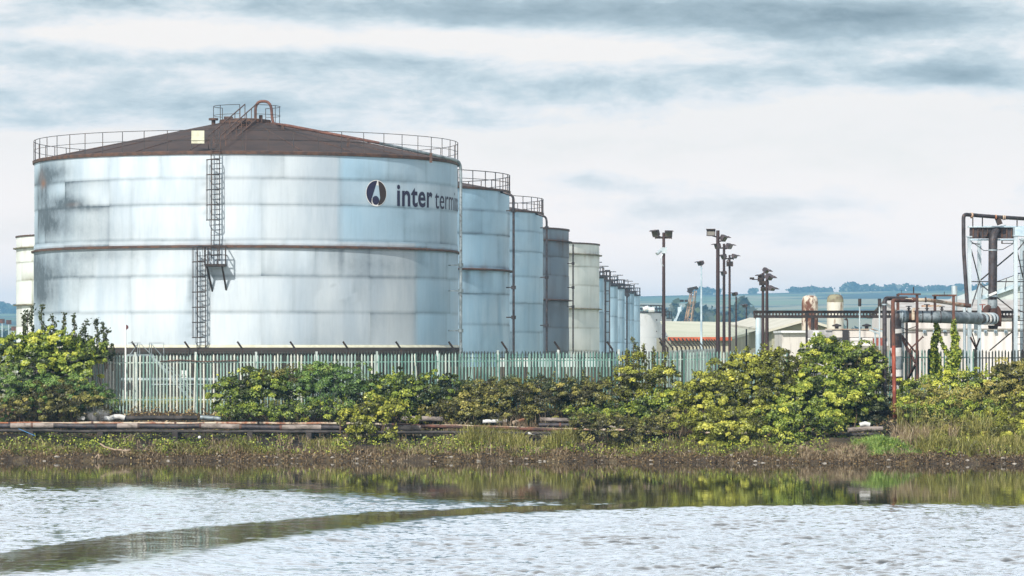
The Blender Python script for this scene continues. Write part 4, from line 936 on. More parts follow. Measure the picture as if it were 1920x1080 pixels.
# fallen leaning pale near the middle of the fence
o = MB(); pale(o, X(881, 162.6), 162.55, Z(735, 162.6), Z(670, 162.6), (1, 0), .2, lean=.0)
o.v = [(x+(z-Z(735, 162.6))*.10, y, z) for x, y, z in o.v]; o = o.build('loose_pale', mf); tag(o, 'loose green pale leaning across a gap in the fence', 'fence pale')

# stile / steel steps behind the front fence, wind vane post, warning sign
st = thing('steel_steps', 'galvanised steel steps with tube handrails behind the bleached fence', 'steps', (X(300, 172), 172, GZ))
mb = MB(); Ys = 172
for yy in (Ys, Ys+.9):
    for pts in ([(240, 643), (264, 643)], [(280, 643), (307, 643)], [(258, 643), (258, 750)], [(262, 645), (262, 750)], [(280, 643), (280, 750)], [(284, 643), (284, 750)], [(307, 643), (307, 680)], [(236, 643), (236, 750)]):
        mb.tube([P(*pts[0], yy), P(*pts[1], yy)], .018, 6)
    mb.tube([P(264, 645, yy), P(340, 722, yy)], .02, 6); mb.tube([P(284, 645, yy), P(362, 735, yy)], .02, 6)
    mb.tube([P(258, 645, yy), P(244, 665, yy)], .025, 6); mb.tube([P(307, 680, yy), P(368, 745, yy)], .03, 6)
mb.build('handrail', M['pipe_grey'], st)
mb = MB()
for k in range(9): q = P(286+8.5*k, 668+9.5*k, Ys); mb.box(q.x-.14, q.x+.14, Ys, Ys+.9, q.z-.02, q.z+.02)
mb.beam(P(282, 664, Ys), P(358, 750, Ys), .03, .12); mb.beam(P(282, 664, Ys+.9), P(358, 750, Ys+.9), .03, .12); mb.build('stair_flight', M['pipe_grey'], st)
MB().box(X(238, Ys), X(284, Ys), Ys, Ys+.9, Z(668, Ys), Z(664, Ys)).build('landing', M['pipe_grey'], st)
pb = thing('pipe_rack', 'low galvanised pipe rack behind the bleached fence beside the steel steps', 'pipe rack', (X(350, 175), 175, GZ))
mb = MB(); mb.tube([P(228, 712, 175), P(412, 712, 175)], .10, 8); mb.tube([P(280, 722, 175.5), P(412, 722, 175.5)], .07, 8); mb.build('pipe', M['pipe_grey'], pb, True)
mb = MB()
for q in (250, 300, 350, 400): mb.beam(P(q, 752, 175), P(q, 710, 175), .1)
mb.build('support', M['dark_steel'], pb)
vn = thing('vane_post', 'white post with a dark half disc at its top behind the fence', 'post', (X(236, 170), 170, GZ))
MB().tube([(X(235.5, 170), 170, GZ), P(235.5, 609, 170)], .04, 8).build('pole', M['sign_white'], vn, True)
n = 10; c_ = P(236.3, 613.5, 170); poly = [(c_.x+.12*math.sin(math.pi*k/n), c_.z+.12*math.cos(math.pi*k/n)) for k in range(n+1)]
MB().prism(poly, 169.97, 170.03).build('half_disc', surf('maroon', (.10, .04, .045)), vn)
sg = thing('warning_sign', 'white square sign with a triangle fixed inside the bleached fence', 'sign', (X(345, 164), 164, Z(708, 164)))
MB().box(X(339, 163.4), X(350.5, 163.4), 163.28, 163.31, Z(708.5, 163.4), Z(694.5, 163.4)).build('plate', M['sign_white'], sg)
tr_o = [(X(340.5, 163.4), Z(706.5, 163.4)), (X(349.5, 163.4), Z(706.5, 163.4)), (X(345, 163.4), Z(697, 163.4))]
MB().prism(tr_o, 163.268, 163.276).build('triangle', surf('sign_triangle', (.10, .085, .06)), sg)
MB().prism([(X(342.2, 163.4), Z(705.6, 163.4)), (X(347.8, 163.4), Z(705.6, 163.4)), (X(345, 163.4), Z(699.6, 163.4))], 163.262, 163.267).build('triangle_field', M['sign_white'], sg)
mb = MB(); mb.tube([P(300+0, 677.5, 162.9), P(340, 675, 162.9), P(380, 678, 162.9), P(445, 676, 162.9)], .03, 6); o = mb.build('cable', M['rim_brown'], None); tag(o, 'dark cable draped along the top rail of the bleached fence', 'cable')

# ------------------------------------------------------------------ perforated beam and pipe stand
YB = 178
pbm = thing('perforated_beam', 'long dark horizontal steel beam with a row of round holes', 'beam', (X(1421, YB), YB, GZ))
mb = MB(); z0, z1 = Z(594.5, YB), Z(584, YB); xl, xr = X(1413, YB), X(1905, YB); pitch = .166; nb = int((xr-xl)/pitch); hr = .056; zc_ = (z0+z1)/2
for yy, flip in ((YB-.03, 0), (YB+.03, 1)):
    for i in range(nb):
        xc = xl+pitch*(i+.5); vs = []; 
        sq = [(xc-pitch/2, z0), (xc, z0), (xc+pitch/2, z0), (xc+pitch/2, zc_), (xc+pitch/2, z1), (xc, z1), (xc-pitch/2, z1), (xc-pitch/2, zc_)]
        ang = [225, 270, 315, 0, 45, 90, 135, 180]
        for (sx, sz) in sq: vs.append((sx, yy, sz))
        for a in ang: vs.append((xc+hr*math.cos(R(a)), yy, zc_+hr*math.sin(R(a))))
        fs = [(k, (k+1) % 8, 8+(k+1) % 8, 8+k) for k in range(8)]
        mb.add(vs, fs if not flip else [f[::-1] for f in fs])
mb.box(xl, xr, YB-.09, YB+.09, z1, z1+.05); mb.box(xl, xr, YB-.09, YB+.09, z0-.05, z0)
mb.build('web', M['dark_steel'], pbm)
mb = MB(); mb.tube([P(1422, 700, YB), P(1422, 596, YB)], .15, 14); mb.build('end_column', M['galv_blue'], pbm, True)
for q in (1700, 1900): MB().beam((X(q, YB+.1), YB+.1, GZ), (X(q, YB+.1), YB+.1, z0), .12).build('post', M['dark_steel'], pbm)
mb = MB(); mb.beam(P(1413, 584, YB), P(1419, 600, YB), .1); mb.build('end_bracket', M['dark_steel'], pbm)

YP = 160.0
def ppipe(label, pts, r, mat, name='pipe', fl=None, rad=.35, flanges=(), flmat='dark_steel', seg=14):
    pts = [P(*q) if len(q) == 3 else Vector(q) for q in pts]
    root = thing(name, label, 'pipe', pts[-1])
    MB().tube(fillet(pts, rad, 7), r, seg).build('pipe_run', M[mat], root, True)
    for (q, dirv, rr, ln) in flanges:
        c_ = P(*q); dv = Vector(dirv).normalized()*ln/2; MB().tube([c_-dv, c_+dv], rr, 16).build('flange', M[flmat], root, True)
    return root
ppipe('dark upright pipe at the left of the pipe stand, rising from the bank', [(1700, 559.5, 161.5), (1658.5, 559.5, YP-.6), (1658.8, 800, YP-.6)], .10, 'pipe_dark', 'upright_pipe', rad=.3,
      flanges=[((1658.5, 571, YP-.6), (0, 0, 1), .125, .06), ((1659, 767, YP-.6), (0, 0, 1), .13, .04)], flmat='galv')
rp_ = ppipe('flaking red rusted upright pipe next to the dark one', [(1712, 564, 161.5), (1674, 563, YP-1.2), (1675.5, 650, YP-1.2)], .088, 'rust', 'upright_pipe', rad=.15)
MB().tube([P(1675.5, 648, YP-1.2), P(1678, 798, YP-1.2)], .089, 14).build('lower_length', M['rust_red'], rp_, True)
ppipe('rust flaked pale pipe running right along the top of the rusty frame', [(1673, 562.5, 161), (1740, 562.5, 161.5), (1812, 573, 166)], .085, 'rust_pale', 'frame_pipe',
      flanges=[((1735.5, 562, 161.4), (1, 0, 0), .125, .06), ((1712, 562, 161.3), (1, 0, 0), .12, .05), ((1711, 562, 161.3), (1, 0, 0), .10, .3), ((1807, 572, 165.7), (1, 0, -.1), .10, .7)], flmat='rust')
lag = ppipe('thick lagged upright pipe with black and white bands behind the red pipe', [(1690, 593, 161.85), (1679, 593, 161.8), (1681.5, 735, 161.8)], .27, 'pipe_dark', 'banded_pipe', rad=.45)
for a, b_, mt in ((617, 625, 'white_wrap'), (652, 668, 'white_wrap'), (693, 706, 'white_wrap'), (722, 737, 'white_wrap'), (668, 692, 'pipe_grey')):
    MB().tube([P(1680.6, a, 161.8), P(1681.2, b_, 161.8)], .285, 16).build('band', M[mt], lag, True)
gp_ = ppipe('thick grey lagged horizontal pipe crossing the pipe stand', [(1683, 593, 161.8), (1760, 594.5, 162.4), (1834, 597, 165.5)], .28, 'pipe_grey', 'main_pipe', seg=20,
      flanges=[((1690, 593.1, 161.86), (1, .1, 0), .33, .05), ((1695, 593.2, 161.9), (1, .1, 0), .30, .10), ((1836, 597, 165.6), (1, .2, 0), .33, .06)], flmat='galv')
MB().tube([P(1700, 593.3, 161.93), P(1717, 593.65, 162.07)], .286, 18).build('dark_sleeve', M['rim_brown'], gp_, True)
mb = MB(); mb.tube(fillet([P(1834, 597.2, 165.5), P(1857, 597.5, 168.5), P(1866, 597.5, 169)], .3, 6), .24, 16); mb.build('end_spool', M['pipe_dark'], gp_, True)
for q in (1841, 1848, 1855, 1860): MB().tube([P(q, 597.5, 165.6+(q-1835)*.125), P(q+1.6, 597.5, 165.75+(q-1835)*.125)], .30, 18).build('flange', M['galv'] if q != 1848 else M['white_wrap'], gp_, True)
vt = ppipe('thick dark upright pipe hanging inside the gantry with a swept elbow at its foot', [(1896, 434, 172.0), (1862, 434, 169.5), (1861, 567, 169.5)], .215, 'pipe_dark', 'gantry_pipe', rad=.55, seg=18,
      flanges=[((1861.3, 461+8, 169.5), (0, 0, 1), .225, .05), ((1861, 555, 169.5), (0, 0, 1), .25, .10), ((1884, 433, 171.2), (1, .2, 0), .30, .07), ((1879, 433, 170.8), (1, .2, 0), .28, .07)], flmat='galv')
MB().tube([P(1861, 562, 169.5), P(1861, 578, 169.5)], .24, 16).build('collar', M['pipe_grey'], vt, True)
mb = MB(); mb.tube(fillet([P(1846, 592, 169.3), P(1850, 578, 169.4), P(1862, 575, 169.5), P(1872, 582, 169.5), P(1871, 612, 169.5)], .5, 6), .17, 14); mb.tube([P(1862, 578, 169.5), P(1861, 590, 169.5)], .24, 14)
mb.build('swept_elbow', M['rust'], vt, True)
MB().tube([P(1862, 610, 169.4), P(1862, 617, 169.4)], [.26, .22], 16).build('foot_flange', M['pipe_dark'], vt, True)
MB().beam(P(1854, 554, 169.2), P(1868, 548, 169.2), .3, .1).build('flashing', M['white_wrap'], vt)
# slender tall pipe over the gantry
sp_ = ppipe('slender dark pipe that climbs left of the gantry and runs over its top', [(1990, 414, 174), (1870, 407, 169.5), (1820, 403, 168.3), (1806.5, 402, 168), (1807, 470, 168), (1814, 577, 168)], .095, 'pipe_dark', 'overhead_pipe', rad=.22,
      flanges=[((1822, 404, 168.35), (1, 0, 0), .14, .12), ((1867, 407, 169.4), (1, 0, 0), .125, .08), ((1881, 408, 169.8), (1, 0, 0), .125, .05), ((1884, 408, 169.9), (1, 0, 0), .12, .05)], flmat='rust_pale')
mb = MB()
for q in (1824, 1842, 1907): MB().beam(P(q, 408, 169), P(q, 425, 169), .05).build('pipe_hanger', M['dark_steel'], sp_)
mb.beam(P(1871, 410, 169.5), P(1875, 421, 169.5), .25); mb.build('pipe_shoe', M['dark_steel'], sp_)
# gantry
gt = thing('pipe_gantry', 'tall galvanised steel gantry carrying pipes at the right edge', 'gantry', (X(1862, 171), 171, GZ))
cols = [(1817.5, 445, 170), (1836, 450, 176), (1904, 443, 169), (1916, 450, 176), (1934, 443, 169)]
for q, tp, yy in cols:
    x_ = X(q, yy); m_ = MB(); m_.box(x_-.085, x_+.085, yy-.08, yy+.08, GZ, Z(tp, yy)); m_.box(x_+.087, x_+.10, yy-.09, yy+.09, GZ, Z(tp, yy)); m_.box(x_-.13, x_+.13, yy-.13, yy+.13, Z(tp, yy), Z(tp, yy)+.06); m_.build('column', M['galv'], gt)
m_ = MB(); m_.box(X(1818, 170), X(1902, 170), 169.9, 170.05, Z(447, 170), Z(427, 170)); m_.build('girder', M['pipe_dark'], gt)
m_ = MB(); m_.box(X(1815, 170), X(1935, 170), 169.75, 170.2, Z(426.5, 170), Z(424, 170)); m_.box(X(1818, 170), X(1902, 170), 169.8, 170.1, Z(451, 170), Z(448, 170)); m_.build('flange_plate', M['galv_blue'], gt)
m_ = MB(); m_.box(X(1902.5, 169), X(1940, 169), 168.9, 169.6, Z(443, 169), Z(426, 169)); m_.build('side_girder', M['galv_blue'], gt)
m_ = MB(); m_.box(X(1876, 170), X(1900, 170), 169.6, 169.75, Z(457.5, 170), Z(456, 170)); m_.box(X(1876, 170), X(1900, 170), 169.6, 169.75, Z(452, 170), Z(451, 170)); m_.box(X(1876, 170), X(1878, 170), 169.6, 169.75, Z(457, 170), Z(451, 170)); m_.box(X(1898, 170), X(1900, 170), 169.6, 169.75, Z(457, 170), Z(451, 170)); m_.build('bracket', M['rail_steel'], gt)
for a, b_ in (((1821, 468, 170.2), (1837, 530, 175.8)), ((1839, 525, 173), (1902, 472, 170)), ((1838, 532, 174), (1852, 544, 171)), ((1822, 528, 170.3), (1902, 528, 170.3)), ((1821, 456, 170.2), (1837, 458, 175.8)), ((1856, 657, 171), (1899, 621, 170)), ((1870, 558, 170.5), (1900, 582, 170)), ((1870, 602, 170.5), (1900, 602, 170)),
              ((1907, 470, 169.2), (1925, 448, 169.2)), ((1907, 470, 170), (1918, 520, 175)), ((1907, 528, 169.2), (1930, 528, 169.2)), ((1821, 577, 170.2), (1836, 530, 175.8)), ((1821, 620, 170.2), (1832, 655, 175)), ((1906, 601, 169.2), (1930, 601, 169.2)), ((1906, 580, 169.3), (1930, 590, 169.3))):
    MB().beam(P(*a), P(*b_), .05).build('brace', M['rail_steel'], gt)
m_ = MB()
for q in (1822, 1917): m_.beam(P(q, 448, 171.5), P(q, 448, 176), .1)
m_.build('cross_member', M['galv'], gt)
ladder_mb((X(1913, 172), 172, GZ), (X(1913, 172), 172, Z(470, 172)), rung=.32, wdt=.30, st=.045).build('ladder', M['rail_steel'], gt)
m_ = MB()
for k in range(9): m_.box(X(1824+9*k, 169.8), X(1826+9*k, 169.8), 169.84, 169.9, Z(446, 170), Z(428, 170))
m_.build('stiffener', M['rim_brown'], gt)
m_ = MB(); m_.tube([P(1820, 452, 170.3), P(1845, 470, 170.8), P(1880, 468, 170.8), P(1903, 455, 170.3)], .018, 5); m_.build('cable', M['dark_steel'], gt)
m_ = MB(); q = P(1842, 582, 168); m_.tube([q, q+Vector((0, 0, .28))], .03, 6); m_.tube(arc((q.x, q.y, q.z+.28), .14, 0, 360, 12), .018, 5); m_.build('valve_wheel', M['rust_red'], gt)
m_ = MB(); m_.box(X(1826, 169.8), X(1832, 169.8), 169.6, 169.8, Z(618, 170), Z(606, 170)); m_.build('junction_box', M['pipe_grey'], gt)
# rusty frame
rf = thing('goalpost_support', 'rusty steel goalpost frame carrying the thin pipes', 'steel frame', (X(1719.5, 160.2), 160.2, 1.2))
for (q, yt, yb, yy, w_) in ((1719.5, 551, 722, 160.2, .12), (1683.5, 551, 600, 163.0, .13), (1685.5, 600, 720, 163.0, .09), (1788, 553, 690, 162.0, .12), (1753, 553, 600, 162.85, .12), (1755, 600, 690, 162.85, .12)):
    MB().box(X(q, yy)-w_/2, X(q, yy)+w_/2, yy-w_/2, yy+w_/2, Z(yb, yy), Z(yt, yy)).build('post', M['rust'], rf)
mb = MB(); mb.box(X(1680, 161), X(1722.5, 161), 160.1, 160.35, Z(553.5, 161), Z(550.5, 161)); mb.build('crossbeam', M['rust'], rf); mb = MB(); mb.box(X(1750, 162.4), X(1791, 162.4), 161.9, 162.9, Z(555.5, 162.4), Z(552.5, 162.4)); mb.build('crossbeam', M['rust'], rf)
mb = MB(); mb.beam(P(1692, 624, 163), P(1718, 624, 160.5), .05); mb.build('tie', M['dark_steel'], rf); mb = MB(); mb.beam(P(1758, 624, 162.85), P(1785, 624, 162), .05); mb.build('tie', M['dark_steel'], rf)
mb = MB(); mb.beam(P(1685, 623, 163), P(1716, 680, 160.4), .09); mb.beam(P(1716, 684, 160.4), P(1697, 722, 163), .09); mb.beam(P(1690, 628, 163.2), P(1716, 660, 160.6), .06); mb.build('diagonal', M['rust'], rf)
mb = MB(); mb.beam(P(1712, 579, 160.6), P(1712, 600, 160.6), .12); mb.beam(P(1711, 578.5, 160.6), P(1724, 578.5, 160.6), .06); mb.beam(P(1728, 574, 165), P(1765, 573.5, 165), .09); mb.build('bracket', M['rust_pale'], rf)
for (qx, qy, qY, hh) in ((1704, 583, 162.0, .22), (1738, 583, 162.2, .3), (1766, 584, 162.6, .22)):
    m_ = MB(); q = P(qx, qy, qY); m_.tube([q, q+Vector((0, 0, hh))], .045, 8); m_.tube(arc((q.x, q.y, q.z+hh), .13, 0, 360, 12), .018, 5); m_.tube([q+Vector((0, 0, .08)), q+Vector((0, 0, .13))], .09, 10); m_.build('valve', M['pipe_dark'], gp_ if False else rf)
m_ = MB(); m_.tube([P(1721, 640, 160), P(1719, 668, 160), P(1722, 700, 160.1)], .02, 5); m_.tube([P(1684, 612, 162.6), P(1700, 618, 162.6), P(1718, 612, 160.4)], .02, 5); m_.build('cable', M['dark_steel'], rf)
m_ = MB()
for k in range(7): m_.tube([P(1726+14*k, 585.5, 163), P(1727.2+14*k, 585.5, 163)], .0, 4) if False else None
for k in range(6):
    m_ = MB(); a = P(1728+17*k, 593.9+.35*k, 162.15+(.13*k if k < 2 else .25+.71*(k-1.9))); m_.tube([a, a+Vector((.05, 0, 0))], .292, 18); m_.build('strap', M['pipe_dark'], gp_, True)
for q, tp in ((1690, 545), (1713, 537), (1757, 546), (1770, 547)): 
    pass
mb = MB(); mb.beam(P(1713, 551, 160.3), P(1713, 538, 160.3), .05); mb.beam(P(1690.5, 551, 161), P(1690.5, 544, 161), .02); mb.beam(P(1770.5, 553, 164), P(1770.5, 547, 164), .03); mb.build('spike', M['dark_steel'], rf)
mb = MB(); mb.tube([P(1691.5, 605, 163.5), P(1691.5, 680, 163.5)], .10, 10); o = mb.build('upright_pipe', M['galv'], None, True); tag(o, 'short grey upright pipe under the thick horizontal pipe', 'pipe')
mb = MB(); mb.tube([P(1808.5, 575, 168), P(1808.5, 672, 168)], .075, 10); o = mb.build('upright_pipe', M['galv'], None, True); tag(o, 'thin pale upright pipe just left of the gantry', 'pipe')

# ------------------------------------------------------------------ pipelines along the bank
def bank_pipe(label, pts, r, mat, wob=.02, seg=12, rings=0, name='bank_pipe', cat='pipe'):
    P3 = []
    for i in range(len(pts)-1):
        a, b_ = P(*pts[i]), P(*pts[i+1]); n_ = max(2, int((b_-a).length/.9))
        for k in range(n_): q = a.lerp(b_, k/n_); P3.append(q+Vector((0, random.gauss(0, wob), random.gauss(0, wob))))
    P3.append(P(*pts[-1])); wraps = int(rings*.7) if r > .1 else 0
    ob = thing(name, label, cat, P3[0]); MB().tube(P3, r, seg).build('pipe_run', M[mat], ob, True)
    if rings:
        for k in range(rings):
            i = int((k+.5)/rings*(len(P3)-1)); a, b_ = P3[i], P3[min(i+1, len(P3)-1)]; u = (b_-a).normalized()*.05
            MB().tube([a-u, a+u], r*1.14, seg).build('collar', M['rim_brown'] if k % 2 else M['rust'], ob, True)
    for k in range(wraps):
        i = random.randrange(1, len(P3)-3); j = min(len(P3)-1, i+random.choice((1, 1, 2, 3)))
        MB().tube(P3[i:j+1], r*(1.05+.05*random.random()), seg).build('lagging', M['pipe_wrap'], ob, True)
    return ob
bank_pipe('long dark lagged pipe along the bank, from the left edge to the yellow bush', [(-60, 798.5, 157.7), (300, 799, 157.7), (640, 801.5, 157.7), (790, 803, 157.7)], .115, 'pipe_wrap' if False else 'pipe_dark', rings=9)
bank_pipe('thin black pipe lowest on the bank, in front of the others', [(-60, 807, 157.2), (500, 809, 157.2), (900, 811, 157), (1260, 816, 156.6)], .07, 'pipe_black', .012)
bank_pipe('thin orange rusted pipe behind the dark lagged pipe', [(-60, 793.5, 158.3), (640, 793.5, 158.3), (900, 800, 158), (1310, 811, 157.5), (1400, 812, 157.4)], .055, 'rust_pale', .012, rings=9)
bank_pipe('orange rusted pipe section right of the yellow bush', [(735, 796, 157.9), (900, 802, 157.7), (1068, 807, 157.6)], .075, 'rust', .01)
bank_pipe('black wrapped pipe lying higher on the bank behind the steam', [(232, 784, 159.6), (370, 784, 159.6)], .11, 'pipe_black', .01)
bank_pipe('pale wrapped pipe stub at the end of the black wrapped pipe', [(376, 783, 159.4), (415, 785, 159.3)], .11, 'pipe_grey', .005)
bank_pipe('torn pale lagging lump beside the steam', [(195, 785, 159.5), (215, 782, 159.5), (234, 784, 159.5)], .12, 'white_wrap', .03)
bank_pipe('short round pale pipe end by the steam', [(148, 784, 159.7), (156, 784, 159.2)], .09, 'white_wrap', .0)
bank_pipe('crumbling pale wrapped pipe among the brambles below the loose pale', [(752, 786, 159.4), (778, 784.5, 159.4), (830, 786, 159.6)], .12, 'pipe_wrap', .02)
bank_pipe('weathered grey pipe on the bank under the middle brambles', [(1012, 786, 159.4), (1085, 788, 159.4)], .10, 'pipe_wrap', .01)
bank_pipe('dark pipe with a pale collar below the weathered grey pipe', [(1010, 796, 159.0), (1090, 797, 159.0)], .10, 'pipe_dark', .01, rings=1)
bank_pipe('broken rusty pipe piece tilted beside the weathered grey pipe', [(962, 792, 158.6), (985, 786, 159.2)], .07, 'rust_pale', .0)
bank_pipe('whitish flaking pipe length left of the short white pipe', [(905, 790, 158.9), (950, 789, 159.0)], .09, 'white_wrap', .015)
bank_pipe('whitish wrapped pipe half buried between the bushes at centre right', [(1120, 800, 158.2), (1220, 803, 158.0)], .09, 'pipe_wrap', .02)
bank_pipe('short white pipe length resting in the grass', [(990, 812.5, 156.9), (1037, 815, 156.9)], .065, 'white_wrap', .0)
bank_pipe('bark covered wrapped pipe left of the big yellow bush', [(1225, 787, 159.2), (1310, 790, 159)], .10, 'pipe_wrap', .02)
bank_pipe('dark pipe beneath the bark covered pipe', [(1230, 796, 158.8), (1310, 799, 158.7)], .09, 'pipe_black', .01)
bank_pipe('orange rusted pipe stub left of the big yellow bush', [(1236, 810, 157.5), (1320, 812, 157.3)], .065, 'rust', .01)
bank_pipe('thin pale curved hose hanging under the pipes', [(1262, 826, 155.6), (1275, 835, 155.2), (1290, 840, 155.0), (1310, 839, 155.0)], .03, 'white_wrap', .0, name='hose', cat='hose')
bank_pipe('dark wrapped pipe end below the banded pipe', [(1590, 806, 156.4), (1655, 804, 156.6)], .11, 'pipe_wrap', .02)
bank_pipe('black pipe lying under the dark wrapped pipe end', [(1570, 815, 156), (1650, 814, 156.2)], .08, 'pipe_black', .02)
bank_pipe('thin blue rope trailing from the left pipes', [(35, 804, 156.4), (66, 817, 155.8)], .012, 'blue_rope', .0, name='rope', cat='rope')
bank_pipe('pale drift branch tangled at the waterline left of centre', [(188, 833, 154.9), (204, 842, 154.6), (225, 844, 154.5), (245, 843, 154.4)], .035, 'wood', .03, 6, name='driftwood', cat='branch')
bank_pipe('forked dead branch poking from the mud at the waterline', [(178, 858, 154.2), (185, 851, 154.3), (186, 860, 154.1)], .03, 'wood', .01, 6, name='driftwood', cat='branch')
o = MB(); c_ = P(374, 820, 155.9); o.lathe(c_, [(.07*math.sin(R(a)), -.07*math.cos(R(a))) for a in range(0, 181, 20)], 14); o = o.build('ball', M['white_wrap'], None, True); tag(o, 'small white ball lying under the pipes', 'ball')
bank_pipe('pale rounded boulder like lagging lump near the banded pipe foot', [(1612, 797, 156.8), (1622, 794.5, 156.8), (1631, 797, 156.8)], .11, 'white_wrap', .0, name='lagging_lump', cat='lagging')
# pipe supports: short sleepers
for k, q in enumerate((60, 190, 330, 470, 580, 930, 1075)):
    o = MB().box(X(q, 157.6)-.12, X(q, 157.6)+.12, 157.1, 159.0, .7, Z(806, 157.6)-.03).build('pipe_block', M['dark_plinth']); tag(o, 'low dark concrete block under the bank pipes', 'block', 'concrete blocks under the bank pipes')

# ------------------------------------------------------------------ vegetation
def quads(cen, nrm, size, asp=.62, vary=.35, r=rng):
    """diamond leaves: cen (N,3), nrm (N,3)"""
    N = len(cen); nrm = nrm/np.maximum(1e-6, np.linalg.norm(nrm, axis=1, keepdims=True))
    ref = r.normal(size=(N, 3)); u = np.cross(nrm, ref); u /= np.maximum(1e-6, np.linalg.norm(u, axis=1, keepdims=True)); v = np.cross(nrm, u)
    s_ = size*(1+vary*r.normal(size=(N, 1))).clip(.4, 2)
    a = cen-u*s_; b_ = cen+v*s_*asp+nrm*s_*.15; c_ = cen+u*s_; d_ = cen-v*s_*asp+nrm*s_*.15
    V = np.stack([a, b_, c_, d_], 1).reshape(-1, 3); Fq = np.arange(4*N).reshape(-1, 4)
    return V, Fq
def blob_leaves(c, rad, n_cl, per, spread, r=rng, fill=.36, noise_seed=0):
    """sprays: little domes of leaves standing proud of the crown, dark gaps between them"""
    c = np.array(c); rad = np.array(rad); n_s = max(6, int(n_cl*per/48)); per_s = 112
    dv = r.normal(size=(n_s, 3)); dv[:, 2] = np.abs(dv[:, 2])*np.where(r.random(n_s) < .75, 1, -1); dv[:, 1] -= .45
    dv /= np.linalg.norm(dv, axis=1, keepdims=True)
    rr = fill+(1.10-fill)*r.random(n_s)**.5
    az_ = np.arctan2(dv[:, 1], dv[:, 0]); rr *= .80+.40*vnoise(az_*2.2+noise_seed, dv[:, 2]*3.2, noise_seed)
    cc = c+dv*rad*rr[:, None]
    rs = spread*(.7+1.5*r.random(n_s)**1.7)
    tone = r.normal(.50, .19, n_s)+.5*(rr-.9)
    out = dv*.55+np.array([-.15, -.3, .75]); out /= np.linalg.norm(out, axis=1, keepdims=True)
    q = r.normal(size=(n_s*per_s, 3)); q /= np.linalg.norm(q, axis=1, keepdims=True)
    o_ = np.repeat(out, per_s, 0); dt = (q*o_).sum(1, keepdims=True); q = np.where(dt < -.15, q-2*dt*o_, q)
    k = np.repeat(rs, per_s)[:, None]*(.35+.75*r.random((n_s*per_s, 1))**.5)
    L_ = np.repeat(cc, per_s, 0)+q*k*np.array([1.15, 1.0, .75])
    nr = q*.7+o_*.5+r.normal(size=q.shape)*.45
    return L_, nr, np.repeat(tone, per_s)
